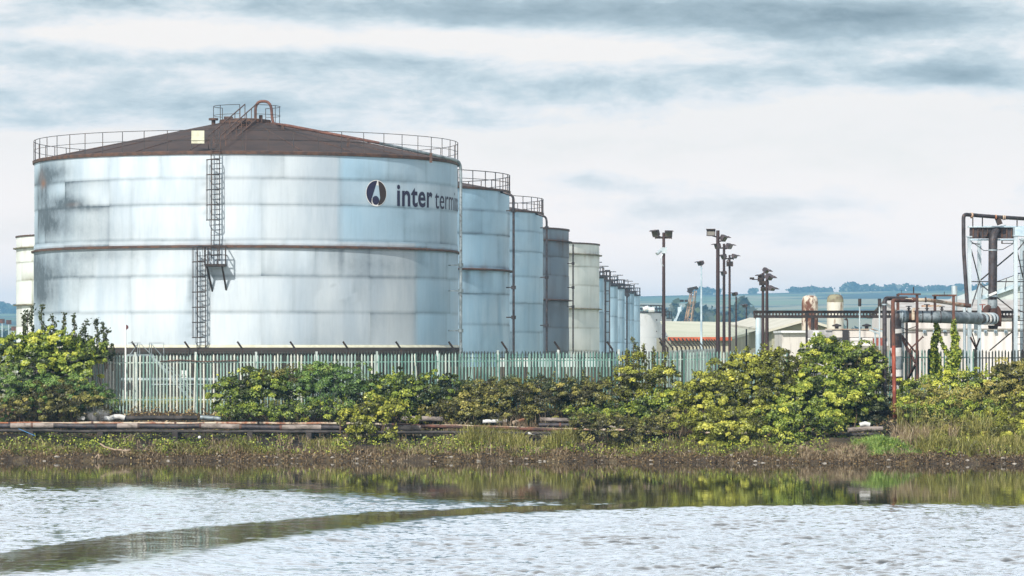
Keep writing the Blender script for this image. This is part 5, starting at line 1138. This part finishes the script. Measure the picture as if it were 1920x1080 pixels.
def bush(name, label, Y, blobs, pal, leaf=.075, dens=1.0, cat='bush', per=16, spread=.14, shoots=None, stems=True, seed=0, group=None, tone0=0.0, depth=1.0, asp=.62):
    r = np.random.default_rng(seed+100)
    base = P(blobs[0][0], 0, Y); gy = gz(base.x, Y)
    root = thing(name, label, cat, (base.x, Y, gy), group)
    Ls, Ns, Ts = [], [], []
    for i, (px, py, rx, ry) in enumerate(blobs):
        Yb = Y+r.normal()*.15; c = P(px, py, Yb); a, b_ = rx*Y/F, ry*Y/F; dd = min(max(a, b_)*.75, 1.5)*depth
        area = math.pi*a*b_+math.pi*dd*(a+b_)*.5
        n_cl = int(area*26*dens); l_, n_, t_ = blob_leaves(c, (a, dd, b_), n_cl, per, spread, r, noise_seed=seed+i*1.7)
        Ls.append(l_); Ns.append(n_); Ts.append(t_+r.normal()*.03)
    # sprigs breaking the outline
    for i, (px, py, rx, ry) in enumerate(blobs):
        for k in range(int(rx/5.5)):
            t_ = r.uniform(-.95, .95); sx = px+rx*t_; sy = py-ry*math.sqrt(1-t_*t_)*.92; hh = r.uniform(6, 22)*r.uniform(.4, 1.1); n_ = int(hh*3.2)
            tt = r.random(n_); dxs = r.normal()*5; Yv = Y-.2+r.normal()*.3+r.normal(size=n_)*.05; cx_ = sx+dxs*tt+r.normal(size=n_)*2.6*(1.1-tt); yy = sy+3-hh*tt
            Ls.append(np.stack([(cx_-960)/F*Yv, Yv, CZ+(HZ-yy)/F*Yv], 1)); Ns.append(r.normal(size=(n_, 3))+np.array([0, -.5, .4])); Ts.append(r.normal(.62, .14, n_))
    if shoots:
        for (px, py0, py1, w_) in shoots:
            n_ = int(abs(py0-py1)*5.5*dens); tt = r.random(n_)**.85; yy = py0+(py1-py0)*tt
            ns_ = max(3, int(abs(py0-py1)/9)); sid = np.floor(tt*ns_); side_ = np.where(_h(sid, sid*0+px, 3.0) > .5, 1, -1)*(.3+.9*_h(sid, sid*0+px, 9.0))
            cx_ = px+side_*w_*.45*(1.1-.7*tt)+(r.normal(size=n_)*w_*.22); yy = yy+r.normal(size=n_)*1.5; Yv = Y+r.normal(size=n_)*.12
            Ls.append(np.stack([(cx_-960)/F*Yv, Yv, CZ+(HZ-yy)/F*Yv], 1)); Ns.append(r.normal(size=(n_, 3))+np.array([0, -.4, .3])); Ts.append(r.normal(.4, .15, n_))
    Lc, Nc, Tc = np.concatenate(Ls), np.concatenate(Ns), np.concatenate(Ts)+tone0
    keep = Lc[:, 2] > ground_z(Lc[:, 0], Lc[:, 1])-.1; Lc, Nc, Tc = Lc[keep], Nc[keep], Tc[keep]
    Tc = Tc+.25*(fbm(Lc[:, 0]*1.1, Lc[:, 2]*1.4, seed+3)-.5)+r.normal(size=len(Tc))*.11
    V, Fq = quads(Lc, Nc, leaf*.66, asp, r=r, vary=.45)
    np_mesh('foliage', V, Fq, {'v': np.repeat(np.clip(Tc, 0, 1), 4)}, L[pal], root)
    if stems:
        mb = MB()
        for (px, py, rx, ry) in blobs:
            for k in range(3):
                q = P(px+r.normal()*rx*.4, py-ry*.3+r.normal()*ry*.3, Y); b0 = Vector((q.x+r.normal()*.15, Y+r.normal()*.2, 0)); b0.z = gz(b0.x, b0.y)-.1
                mid = b0.lerp(q, .5)+Vector((r.normal()*.12, r.normal()*.12, 0)); mb.tube([b0, mid, q], [.035, .025, .01], 5)
        if shoots:
            for (px, py0, py1, w_) in shoots: mb.tube([P(px+r.normal(), py0+20, Y), P(px, (py0+py1)/2, Y), P(px+r.normal(), py1, Y)], [.03, .02, .008], 5)
        mb.build('stem', M['bark'], root)
    return root
# left end
bush('shrub', 'bright leaved shrub with tall dark shoots standing up at the left edge', 161.5, [(30, 665, 60, 34), (105, 655, 55, 34), (60, 695, 75, 40), (140, 690, 50, 40), (165, 668, 35, 28)], 'green', .085, 1.15, seed=1, tone0=.08)
bush('sapling', 'group of dark upright shoots against the lettered tank', 162.2, [(120, 672, 70, 22)], 'dark', .075, .8, seed=2, cat='shrub', group=None,
     shoots=[(70, 660, 622, 22), (105, 660, 622, 22), (135, 668, 628, 20), (170, 670, 630, 22), (196, 676, 640, 16), (88, 655, 612, 14), (150, 660, 618, 14), (52, 640, 580, 12), (60, 640, 572, 9), (43, 640, 590, 9), (78, 650, 572, 10), (99, 650, 591, 13), (119, 650, 586, 9), (140, 655, 590, 9), (160, 655, 600, 13), (182, 660, 598, 11), (195, 665, 604, 11), (200, 672, 616, 12), (212, 676, 645, 9)])
bush('gorse_bush', 'cool green bushy gorse low at the left edge above the pipes', 160.2, [(35, 725, 60, 35), (95, 735, 60, 36), (20, 755, 60, 34), (150, 745, 50, 34), (185, 752, 36, 28)], 'cool', .06, 1.2, seed=3, per=18, spread=.11, asp=.35)
bush('bramble', 'dull brown green bramble mound at the left end of the fence', 159.8, [(150, 758, 62, 30), (60, 770, 80, 24), (110, 745, 60, 30)], 'olive', .055, .9, seed=4)
# centre-left mound
bush('bush', 'rounded dark green bush at the left of the central mound', 160.6, [(470, 738, 66, 44), (440, 752, 46, 34), (520, 745, 60, 46)], 'green', .065, 1.2, seed=5, tone0=-.02)
bush('gorse_bush', 'cool green gorse crown forming the top of the central mound', 160.6, [(610, 722, 62, 40), (570, 735, 50, 44), (650, 735, 60, 46)], 'cool', .062, 1.25, seed=6, asp=.35)
bush('bramble', 'brownish topped low bramble beside the gorse crown', 160.9, [(540, 715, 55, 22), (500, 720, 45, 22), (600, 700, 30, 16)], 'olive', .055, .9, seed=7)
bush('bush', 'dark green bush at the right of the central mound', 160.8, [(745, 740, 70, 40), (810, 742, 58, 38), (700, 750, 60, 36), (770, 760, 70, 30)], 'green', .06, 1.1, seed=8, tone0=-.10)
bush('small_bush', 'small yellow green bush growing over the bank pipes', 157.3, [(700, 768, 42, 24), (690, 800, 34, 26), (740, 775, 42, 22), (660, 790, 22, 18), (668, 815, 22, 14), (735, 820, 22, 14)], 'yellow', .075, .85, seed=9, per=14)
bush('bramble', 'broad tangled bramble mass below the middle of the fence', 160.5, [(890, 762, 60, 34), (950, 752, 60, 36), (1010, 755, 60, 34), (1075, 755, 65, 34), (860, 770, 50, 26), (1120, 748, 50, 32), (920, 740, 40, 22)], 'olive', .058, 1.15, seed=10)
bush('bramble', 'dark ivy like growth hanging behind the middle brambles', 161.4, [(850, 745, 60, 32), (930, 742, 70, 34), (1030, 738, 80, 30), (1110, 735, 60, 26)], 'dark', .055, .9, seed=11)
bush('shrub', 'tall light green feathery shrub in front of the inner fence corner', 160.4, [(1195, 712, 40, 46), (1240, 728, 34, 40), (1178, 735, 36, 34), (1215, 745, 50, 34)], 'yellow', .058, 1.05, seed=12, tone0=-.06,
     shoots=[(1188, 690, 633, 9), (1208, 690, 645, 8), (1176, 700, 655, 10), (1224, 700, 652, 9), (1246, 710, 660, 10), (1198, 690, 650, 8), (1262, 720, 676, 8)])
bush('bramble', 'fresh green bramble bank left of the big yellow bush', 159.4, [(1180, 790, 60, 36), (1140, 795, 50, 26), (1225, 780, 50, 40), (1270, 765, 40, 34), (1100, 785, 40, 22), (1190, 815, 40, 20)], 'green', .06, 1.1, seed=13, tone0=.0)
bush('bush', 'large yellow green bush reaching from the fence to the waterline', 158.4, [(1330, 735, 50, 36), (1380, 715, 60, 50), (1430, 720, 60, 54), (1350, 770, 66, 44), (1300, 745, 30, 26), (1420, 770, 60, 44), (1460, 690, 46, 34), (1345, 815, 44, 26), (1380, 825, 34, 20)], 'yellow', .066, 1.15, seed=14, tone0=-.04,
     shoots=[(1400, 690, 650, 14), (1430, 680, 645, 16), (1375, 700, 665, 12), (1455, 680, 655, 12)])
bush('shrub', 'rounded bright green shrub in front of the flat roofed block', 160.2, [(1535, 672, 44, 34), (1570, 680, 38, 34), (1510, 690, 30, 26), (1548, 655, 34, 22)], 'green', .068, 1.2, seed=15, tone0=.10,
     shoots=[(1538, 650, 625, 12), (1558, 650, 632, 10)])
bush('bush', 'mid green bush spreading below the bright shrub', 158.2, [(1500, 760, 52, 44), (1560, 765, 58, 50), (1530, 730, 50, 40), (1600, 745, 48, 48), (1575, 800, 40, 26), (1490, 800, 40, 28), (1545, 815, 34, 22)], 'green', .07, 1.15, seed=16, tone0=.13)
bush('bramble', 'olive dense thicket between the bright shrub and the pipe stand', 160.4, [(1620, 700, 42, 46), (1640, 730, 30, 50), (1590, 715, 40, 40), (1485, 725, 40, 40)], 'olive', .058, 1.1, seed=17, tone0=.04)
bush('bramble', 'shadowy undergrowth below the pipe stand', 158.8, [(1640, 770, 30, 32), (1620, 785, 36, 26)], 'dark', .055, .9, seed=18)
# right end
bush('bramble', 'green bramble bank right of the pipe stand', 160.2, [(1725, 745, 46, 34), (1780, 735, 56, 36), (1750, 770, 60, 34), (1840, 730, 56, 34), (1700, 735, 24, 24)], 'green', .058, 1.0, seed=19, tone0=.12)
bush('bramble', 'olive brown thicket at the right edge below the dark fence', 159.8, [(1880, 740, 60, 44), (1930, 730, 50, 50), (1850, 770, 60, 38), (1905, 780, 60, 44), (1890, 700, 40, 22)], 'olive', .058, 1.15, seed=20, tone0=.10)
bush('bush', 'yellow green bush low at the right edge near the water', 156.6, [(1880, 805, 40, 36), (1915, 790, 40, 44), (1860, 825, 30, 22), (1900, 835, 40, 20), (1950, 810, 40, 44)], 'yellow', .07, 1.0, seed=21, tone0=-.08)
bush('bramble', 'tall green bramble wall between the pipe stand and the right edge', 158.6, [(1740, 760, 40, 34), (1800, 765, 50, 36), (1860, 765, 56, 40), (1920, 760, 50, 44), (1710, 780, 30, 26)], 'olive', .055, 1.0, seed=38, tone0=.2)
bush('bush', 'bright yellow green spray of leaves at the bottom right corner of the bank', 154.2, [(1905, 815, 34, 30), (1870, 838, 34, 18), (1945, 830, 40, 34)], 'yellow', .06, .95, seed=39)
bush('shrub', 'leafy crown filling the gap right of the bright green shrub', 159.6, [(1610, 680, 40, 34), (1640, 700, 24, 40), (1580, 735, 40, 40)], 'green', .058, 1.0, seed=40, tone0=.02)
# growth spilling down to the waterline
bush('bush', 'yellow leaved bush hanging over the bank below the big yellow bush', 155.4, [(1340, 805, 60, 34), (1395, 800, 50, 36), (1345, 835, 46, 22), (1300, 800, 34, 26)], 'yellow', .062, 1.0, seed=31, tone0=-.02)
bush('bush', 'green bush reaching the water right of the big yellow bush', 155.2, [(1450, 800, 50, 38), (1510, 795, 56, 44), (1480, 832, 44, 22), (1550, 805, 40, 40)], 'green', .062, 1.0, seed=32, tone0=.06)
bush('bramble', 'dark bramble curtain over the pipes below the fresh green bramble', 156.0, [(1150, 810, 60, 30), (1210, 812, 50, 30), (1110, 800, 40, 24), (1250, 790, 30, 26)], 'olive', .055, .9, seed=33)
bush('bramble', 'low bramble trailing to the water at the right edge', 154.8, [(1800, 815, 46, 26), (1850, 828, 46, 24), (1910, 835, 50, 26), (1760, 800, 40, 26), (1950, 820, 40, 30)], 'olive', .055, .85, seed=34, tone0=.14)
bush('bramble', 'green nettles and bramble behind the straw at right', 157.4, [(1730, 790, 44, 30), (1790, 785, 50, 36), (1850, 790, 50, 36), (1700, 765, 24, 24)], 'green', .055, .95, seed=35, tone0=.04)
bush('bramble', 'low scrub linking the central mound and the middle brambles', 159.8, [(850, 778, 50, 24), (820, 785, 40, 18), (900, 780, 50, 18), (960, 784, 50, 16)], 'olive', .055, .85, seed=36)
bush('bramble', 'scrub crowding the pipes between the gorse and the yellow green bush', 159.2, [(560, 775, 60, 16), (620, 772, 50, 18), (480, 778, 60, 14), (430, 774, 30, 14)], 'green', .055, .85, seed=37, tone0=-.08)
# ivy on the frame posts
def ivy(label, pts, Y, wpx, seed, dens=1.0):
    r = np.random.default_rng(seed); Ls = []
    for i in range(len(pts)-1):
        (ax, ay, aw), (bx_, by, bw) = pts[i], pts[i+1]; n_ = int(abs(ay-by)*26*dens*(aw+bw)/16); t_ = r.random(n_)
        ang = r.random(n_)*6.283; rad_ = (aw+(bw-aw)*t_)*(.45+.65*r.random(n_)); cx_ = ax+(bx_-ax)*t_+np.cos(ang)*rad_; Yv = Y+np.sin(ang)*rad_*Y/F
        yy = ay+(by-ay)*t_+r.normal(size=n_)*2
        Ls.append(np.stack([(cx_-960)/F*Yv, Yv, CZ+(HZ-yy)/F*Yv], 1))
    Lc = np.concatenate(Ls); N = len(Lc); V, Fq = quads(Lc, r.normal(size=(N, 3))+np.array([0, -1.0, .5]), .055, .8, r=r)
    root = thing('ivy', label, 'ivy', (X(pts[-1][0], Y), Y, gz(X(pts[-1][0], Y), Y)))
    np_mesh('foliage', V, Fq, {'v': np.repeat(np.clip(r.normal(.62, .2, N), 0, 1), 4)}, L['green'], root)
    mb = MB(); mb.tube([P(a, b_, Y) for a, b_, c_ in pts], .04, 6); mb.build('stem', M['bark'], root)
ivy('ivy climbing the left hidden post of the pipe frame', [(1755, 604, 4), (1758, 620, 5), (1753, 637, 7), (1751, 650, 5), (1753, 668, 9), (1757, 705, 11)], 162.75, 8, 41)
ivy('thicker ivy climbing the right post of the pipe frame', [(1789, 600, 3), (1787, 618, 5), (1793, 634, 7), (1790, 648, 6), (1792, 660, 11), (1787, 675, 13), (1782, 705, 12)], 162.0, 9, 42)
ivy('leafy ivy strand sagging between the two ivy posts', [(1760, 624, 2), (1768, 648, 3), (1778, 665, 5)], 162.4, 9, 43, .7)

# grasses and litter
def blades(name, N, xf, hmin, hmax, pal, wd=.016, lean=.35, seed=0, tone=.5, tsd=.2, kind='stuff'):
    r = np.random.default_rng(seed+500); xy = xf(r, N); x, y = xy[:, 0], xy[:, 1]; N = len(x); z = ground_z(x, y)-.03
    h = (hmin+(hmax-hmin)*r.random(N)**1.6)*(.15+1.7*np.clip(fbm(x*1.1, y*1.3, seed)-.12, 0, 1)); an = r.random(N)*6.283; ln = np.abs(r.normal(size=N))*lean*h
    dx, dy = np.cos(an)*ln, np.sin(an)*ln; wv = wd*(.7+.6*r.random(N)); fa = r.random(N)*3.14; ux, uy = np.cos(fa)*wv, np.sin(fa)*wv*.5
    b0 = np.stack([x-ux, y-uy, z], 1); b1 = np.stack([x+ux, y+uy, z], 1); m1 = np.stack([x+ux*.8+dx*.35, y+uy*.8+dy*.35, z+h*.6], 1); m0 = np.stack([x-ux*.8+dx*.35, y-uy*.8+dy*.35, z+h*.6], 1)
    t1_ = np.stack([x+ux*.15+dx, y+dy, z+h*(1-.25*lean)], 1); t0_ = np.stack([x-ux*.15+dx, y+dy, z+h*(1-.25*lean)], 1)
    V = np.stack([b0, b1, m1, m0, t1_, t0_], 1).reshape(-1, 3); k = np.arange(N)*6
    Fq = np.concatenate([np.stack([k, k+1, k+2, k+3], 1), np.stack([k+3, k+2, k+4, k+5], 1)])
    T_ = np.clip(r.normal(tone, tsd, N)+.5*(fbm(x*.9, y*.9, seed+8)-.5), 0, 1)
    return tag(np_mesh(name, V, Fq, {'v': np.repeat(T_, 6)}, L[pal]), kind=kind)
def strip(s0, s1, x0=-26, x1=26, clump=0.0, cs=0):
    def f(r, N):
        x = x0+(x1-x0)*r.random(N); s_ = s0+(s1-s0)*r.random(N); y = shore(x)+s_
        if clump > 0: k = fbm(x*.9, s_*1.2, 60+cs) > clump; x, y = x[k], y[k]
        return np.stack([x, y], 1)
    return f
PXY = lambda px, Y=156: (px-960)/F*Y
tag(blades('grass', 36000, strip(.45, 2.5, clump=.47), .08, .46, 'grass', .014, .5, 1, .5), 'yellow green grass tufts on the lower bank', 'grass')
tag(blades('dry_grass', 26000, strip(.0, 1.8, clump=.36, cs=2), .06, .26, 'straw', .015, .9, 2, .38), 'dry straw coloured grass matted at the waterline', 'grass')
tag(blades('tall_grass', 7000, strip(1.6, 3.4, PXY(860), PXY(1080), .35, 5), .3, .75, 'grass', .014, .4, 3, .62), 'tall pale grass below the middle pipes', 'grass')
tag(blades('lush_grass', 9000, strip(.8, 2.6, PXY(1605, 152), PXY(1730, 152)), .2, .55, 'lush', .016, .7, 4, .6), 'vivid green grass at the foot of the red pipe', 'grass')
tag(blades('tall_straw', 2400, strip(1.8, 4.6, PXY(1685, 153), PXY(1800, 153), .42, 7), .5, 1.15, 'straw', .016, .35, 5, .62), 'tall straw and reeds right of the red pipe', 'grass')
tag(blades('tall_grass', 9000, strip(.9, 3.2, PXY(1720, 152), PXY(1960, 152), .34, 8), .3, .8, 'grass', .015, .5, 6, .68), 'tall yellow green grass on the right bank', 'grass')
tag(blades('yard_grass', 16000, lambda r, N: np.stack([-26+52*r.random(N), 163.4+8*r.random(N)], 1), .15, .45, 'grass', .02, .5, 7, .62), 'pale grass in the yard just behind the fence', 'grass')
tag(blades('lower_straw', 7000, strip(.2, 1.6, PXY(1500, 153), PXY(1620, 153), .3, 9), .15, .6, 'straw', .016, .8, 8, .6), 'bleached dead grass by the water near the pipe stand', 'grass')
tag(blades('tussock_straw', 9000, strip(.25, 2.6, clump=.55, cs=12), .2, .6, 'straw', .015, .7, 9, .55), 'straw tussocks scattered along the lower bank', 'grass')
tag(blades('tall_reeds', 5000, strip(3.0, 7.5, PXY(1690, 156), PXY(1960, 156), .44, 13), .8, 1.7, 'grass', .014, .3, 10, .66), 'tall seeding grass among the brambles at right', 'grass')
tag(blades('scrub_straw', 4500, strip(3.6, 7.5, PXY(830, 156), PXY(1300, 156), .5, 14), .6, 1.3, 'straw', .013, .35, 11, .5), 'dry stalks standing among the middle brambles', 'grass')
def litter(name, N, f, pal, size, seed, up, label, cat, tone=.5):
    r = np.random.default_rng(seed+900); xy = f(r, N); x, y = xy[:, 0], xy[:, 1]; N = len(x); h = up*r.random(N)**1.5*(.4+1.2*fbm(x*1.2, y*1.2, seed))
    cen = np.stack([x, y, ground_z(x, y)+h], 1); V, Fq = quads(cen, r.normal(size=(N, 3))*.6+np.array([0, -.4, 1]), size, .6, r=r)
    return tag(np_mesh(name, V, Fq, {'v': np.repeat(np.clip(r.normal(tone, .22, N)+.5*(fbm(x, y, seed+5)-.5), 0, 1), 4)}, L[pal]), label, cat, kind='stuff')
litter('dead_bracken', 20000, strip(5.4, 9.2, clump=.2), 'brown', .05, 1, .30, 'brown dead bracken on the slope under the fence', 'bracken', .62)
litter('weeds', 26000, strip(.5, 2.7, clump=.44, cs=3), 'green', .042, 2, .34, 'low leafy weeds on the lower bank', 'weeds', .6)
litter('bank_debris', 16000, strip(-.15, 1.1, clump=.30, cs=4), 'brown', .042, 3, .15, 'brown green matted plant debris along the waterline', 'debris', .40)
litter('weeds', 9000, strip(3.2, 6.5, clump=.4, cs=6), 'dark', .05, 4, .35, 'dark weeds around the bank pipes', 'weeds', .5)
# stones at the waterline
r = np.random.default_rng(77); mb = MB()
for k in range(200):
    x = -26+52*r.random(); s_ = -.1+1.3*r.random()**1.6; y = float(shore(np.array([x]))[0])+s_; z = gz(x, y); q = .03+.06*r.random()**2
    vs = []; 
    for lat in (-.9, -.2, .5, .95):
        for j in range(6): a = j*1.047+lat; rr = q*math.sqrt(max(.02, 1-lat*lat))*(1+.35*r.normal()*.5); vs.append((x+rr*math.cos(a)*1.5, y+rr*math.sin(a), z+q*lat*.7+.01))
    fs = [(i*6+j, i*6+(j+1) % 6, (i+1)*6+(j+1) % 6, (i+1)*6+j) for i in range(3) for j in range(6)]+[(18, 19, 20, 21, 22, 23)]
    mb.add(vs, fs)
tag(mb.build('shore_stones', M['stone']), 'small pale stones and rubble along the waterline', 'stones', kind='stuff')

# far woods on the ridge and in the middle distance
def far_wood(name, label, spec, seed, size=1.6, pal='dark'):
    r = np.random.default_rng(seed); Ls = []
    for (px0, px1, Y, z_, h, n_) in spec:
        px = px0+(px1-px0)*r.random(n_); x = (px-960)/F*Y; y = Y+r.normal(size=n_)*20
        prof = h*(.35+1.0*fbm(px*.08, px*0, seed)); zz = (hill_z(x, y) if z_ is None else z_)+prof*r.random(n_); Ls.append(np.stack([x, y, zz], 1))
    Lc = np.concatenate(Ls); V, Fq = quads(Lc, r.normal(size=(len(Lc), 3))+np.array([0, -.6, .5]), size, .8, r=r)
    return tag(np_mesh(name, V, Fq, {'v': np.repeat(np.clip(r.normal(.3, .2, len(Lc)), 0, 1), 4)}, L[pal]), label, 'woodland', kind='stuff')
far_wood('ridge_wood', 'dark trees along the skyline of the far hill', [(1300, 1350, 4500, None, 9, 500), (1405, 1418, 4500, None, 7, 90), (1480, 1560, 4500, None, 7, 500), (1580, 1625, 4500, None, 11, 700), (1630, 1920, 4500, None, 8, 1500), (0, 34, 4500, None, 12, 500)], 71, 2.2)
far_wood('distant_wood', 'wooded rise in front of the far hill behind the masts', [(1262, 1420, 1700, GZ, 24, 6000), (1400, 1700, 1900, GZ, 14, 5000), (-20, 40, 1500, GZ, 9, 1200)], 72, 1.8)

# ------------------------------------------------------------------ haze and steam
hz = MB().box(-6900, 6900, -700, 12900, -4.5, 130).build('haze', None) if False else None
mz = bpy.data.materials.new('haze_air'); mz.use_nodes = True; t = NT(mz.node_tree); t.n.clear()
out = t.new('ShaderNodeOutputMaterial'); pv = t.new('ShaderNodeVolumePrincipled'); pv.inputs['Density'].default_value = 2.0e-4; pv.inputs['Color'].default_value = (.30, .66, 1.0, 1)
t.l.new(pv.outputs[0], out.inputs['Volume'])
tag(MB().box(-2600, 2600, -500, 5700, -4.5, 92).build('haze', mz), 'thin blue haze over the whole valley', 'haze', kind='stuff')

ms = bpy.data.materials.new('steam_vapour'); ms.use_nodes = True; t = NT(ms.node_tree); t.n.clear()
out = t.new('ShaderNodeOutputMaterial'); pv = t.new('ShaderNodeVolumePrincipled'); pv.inputs['Color'].default_value = (.95, .97, 1, 1)
g = t.new('ShaderNodeTexCoord').outputs['Object']
ln = t.new('ShaderNodeVectorMath', operation='LENGTH'); t.l.new(t.mapping(g, (1/.75, 1/.4, 1/.42)), ln.inputs[0])
fall = t.mapr(ln.outputs['Value'], .15, 1.0, 1, 0); nz_ = t.mapr(t.noise(g, 3.2, 5, .6), .42, .72)
t.inp(pv.inputs['Density'], t.m('MULTIPLY', t.m('MULTIPLY', fall, nz_), 6.0)); t.l.new(pv.outputs[0], out.inputs['Volume'])
mb = MB(); mb.lathe((0, 0, 0), [(.78*math.sin(R(a)), -.44*math.cos(R(a))) for a in range(0, 181, 15)], 20)
o = mb.build('steam', ms); o.location = P(182, 777, 158.9); tag(o, 'small puff of white steam rising from the pipes at left', 'steam', kind='stuff')
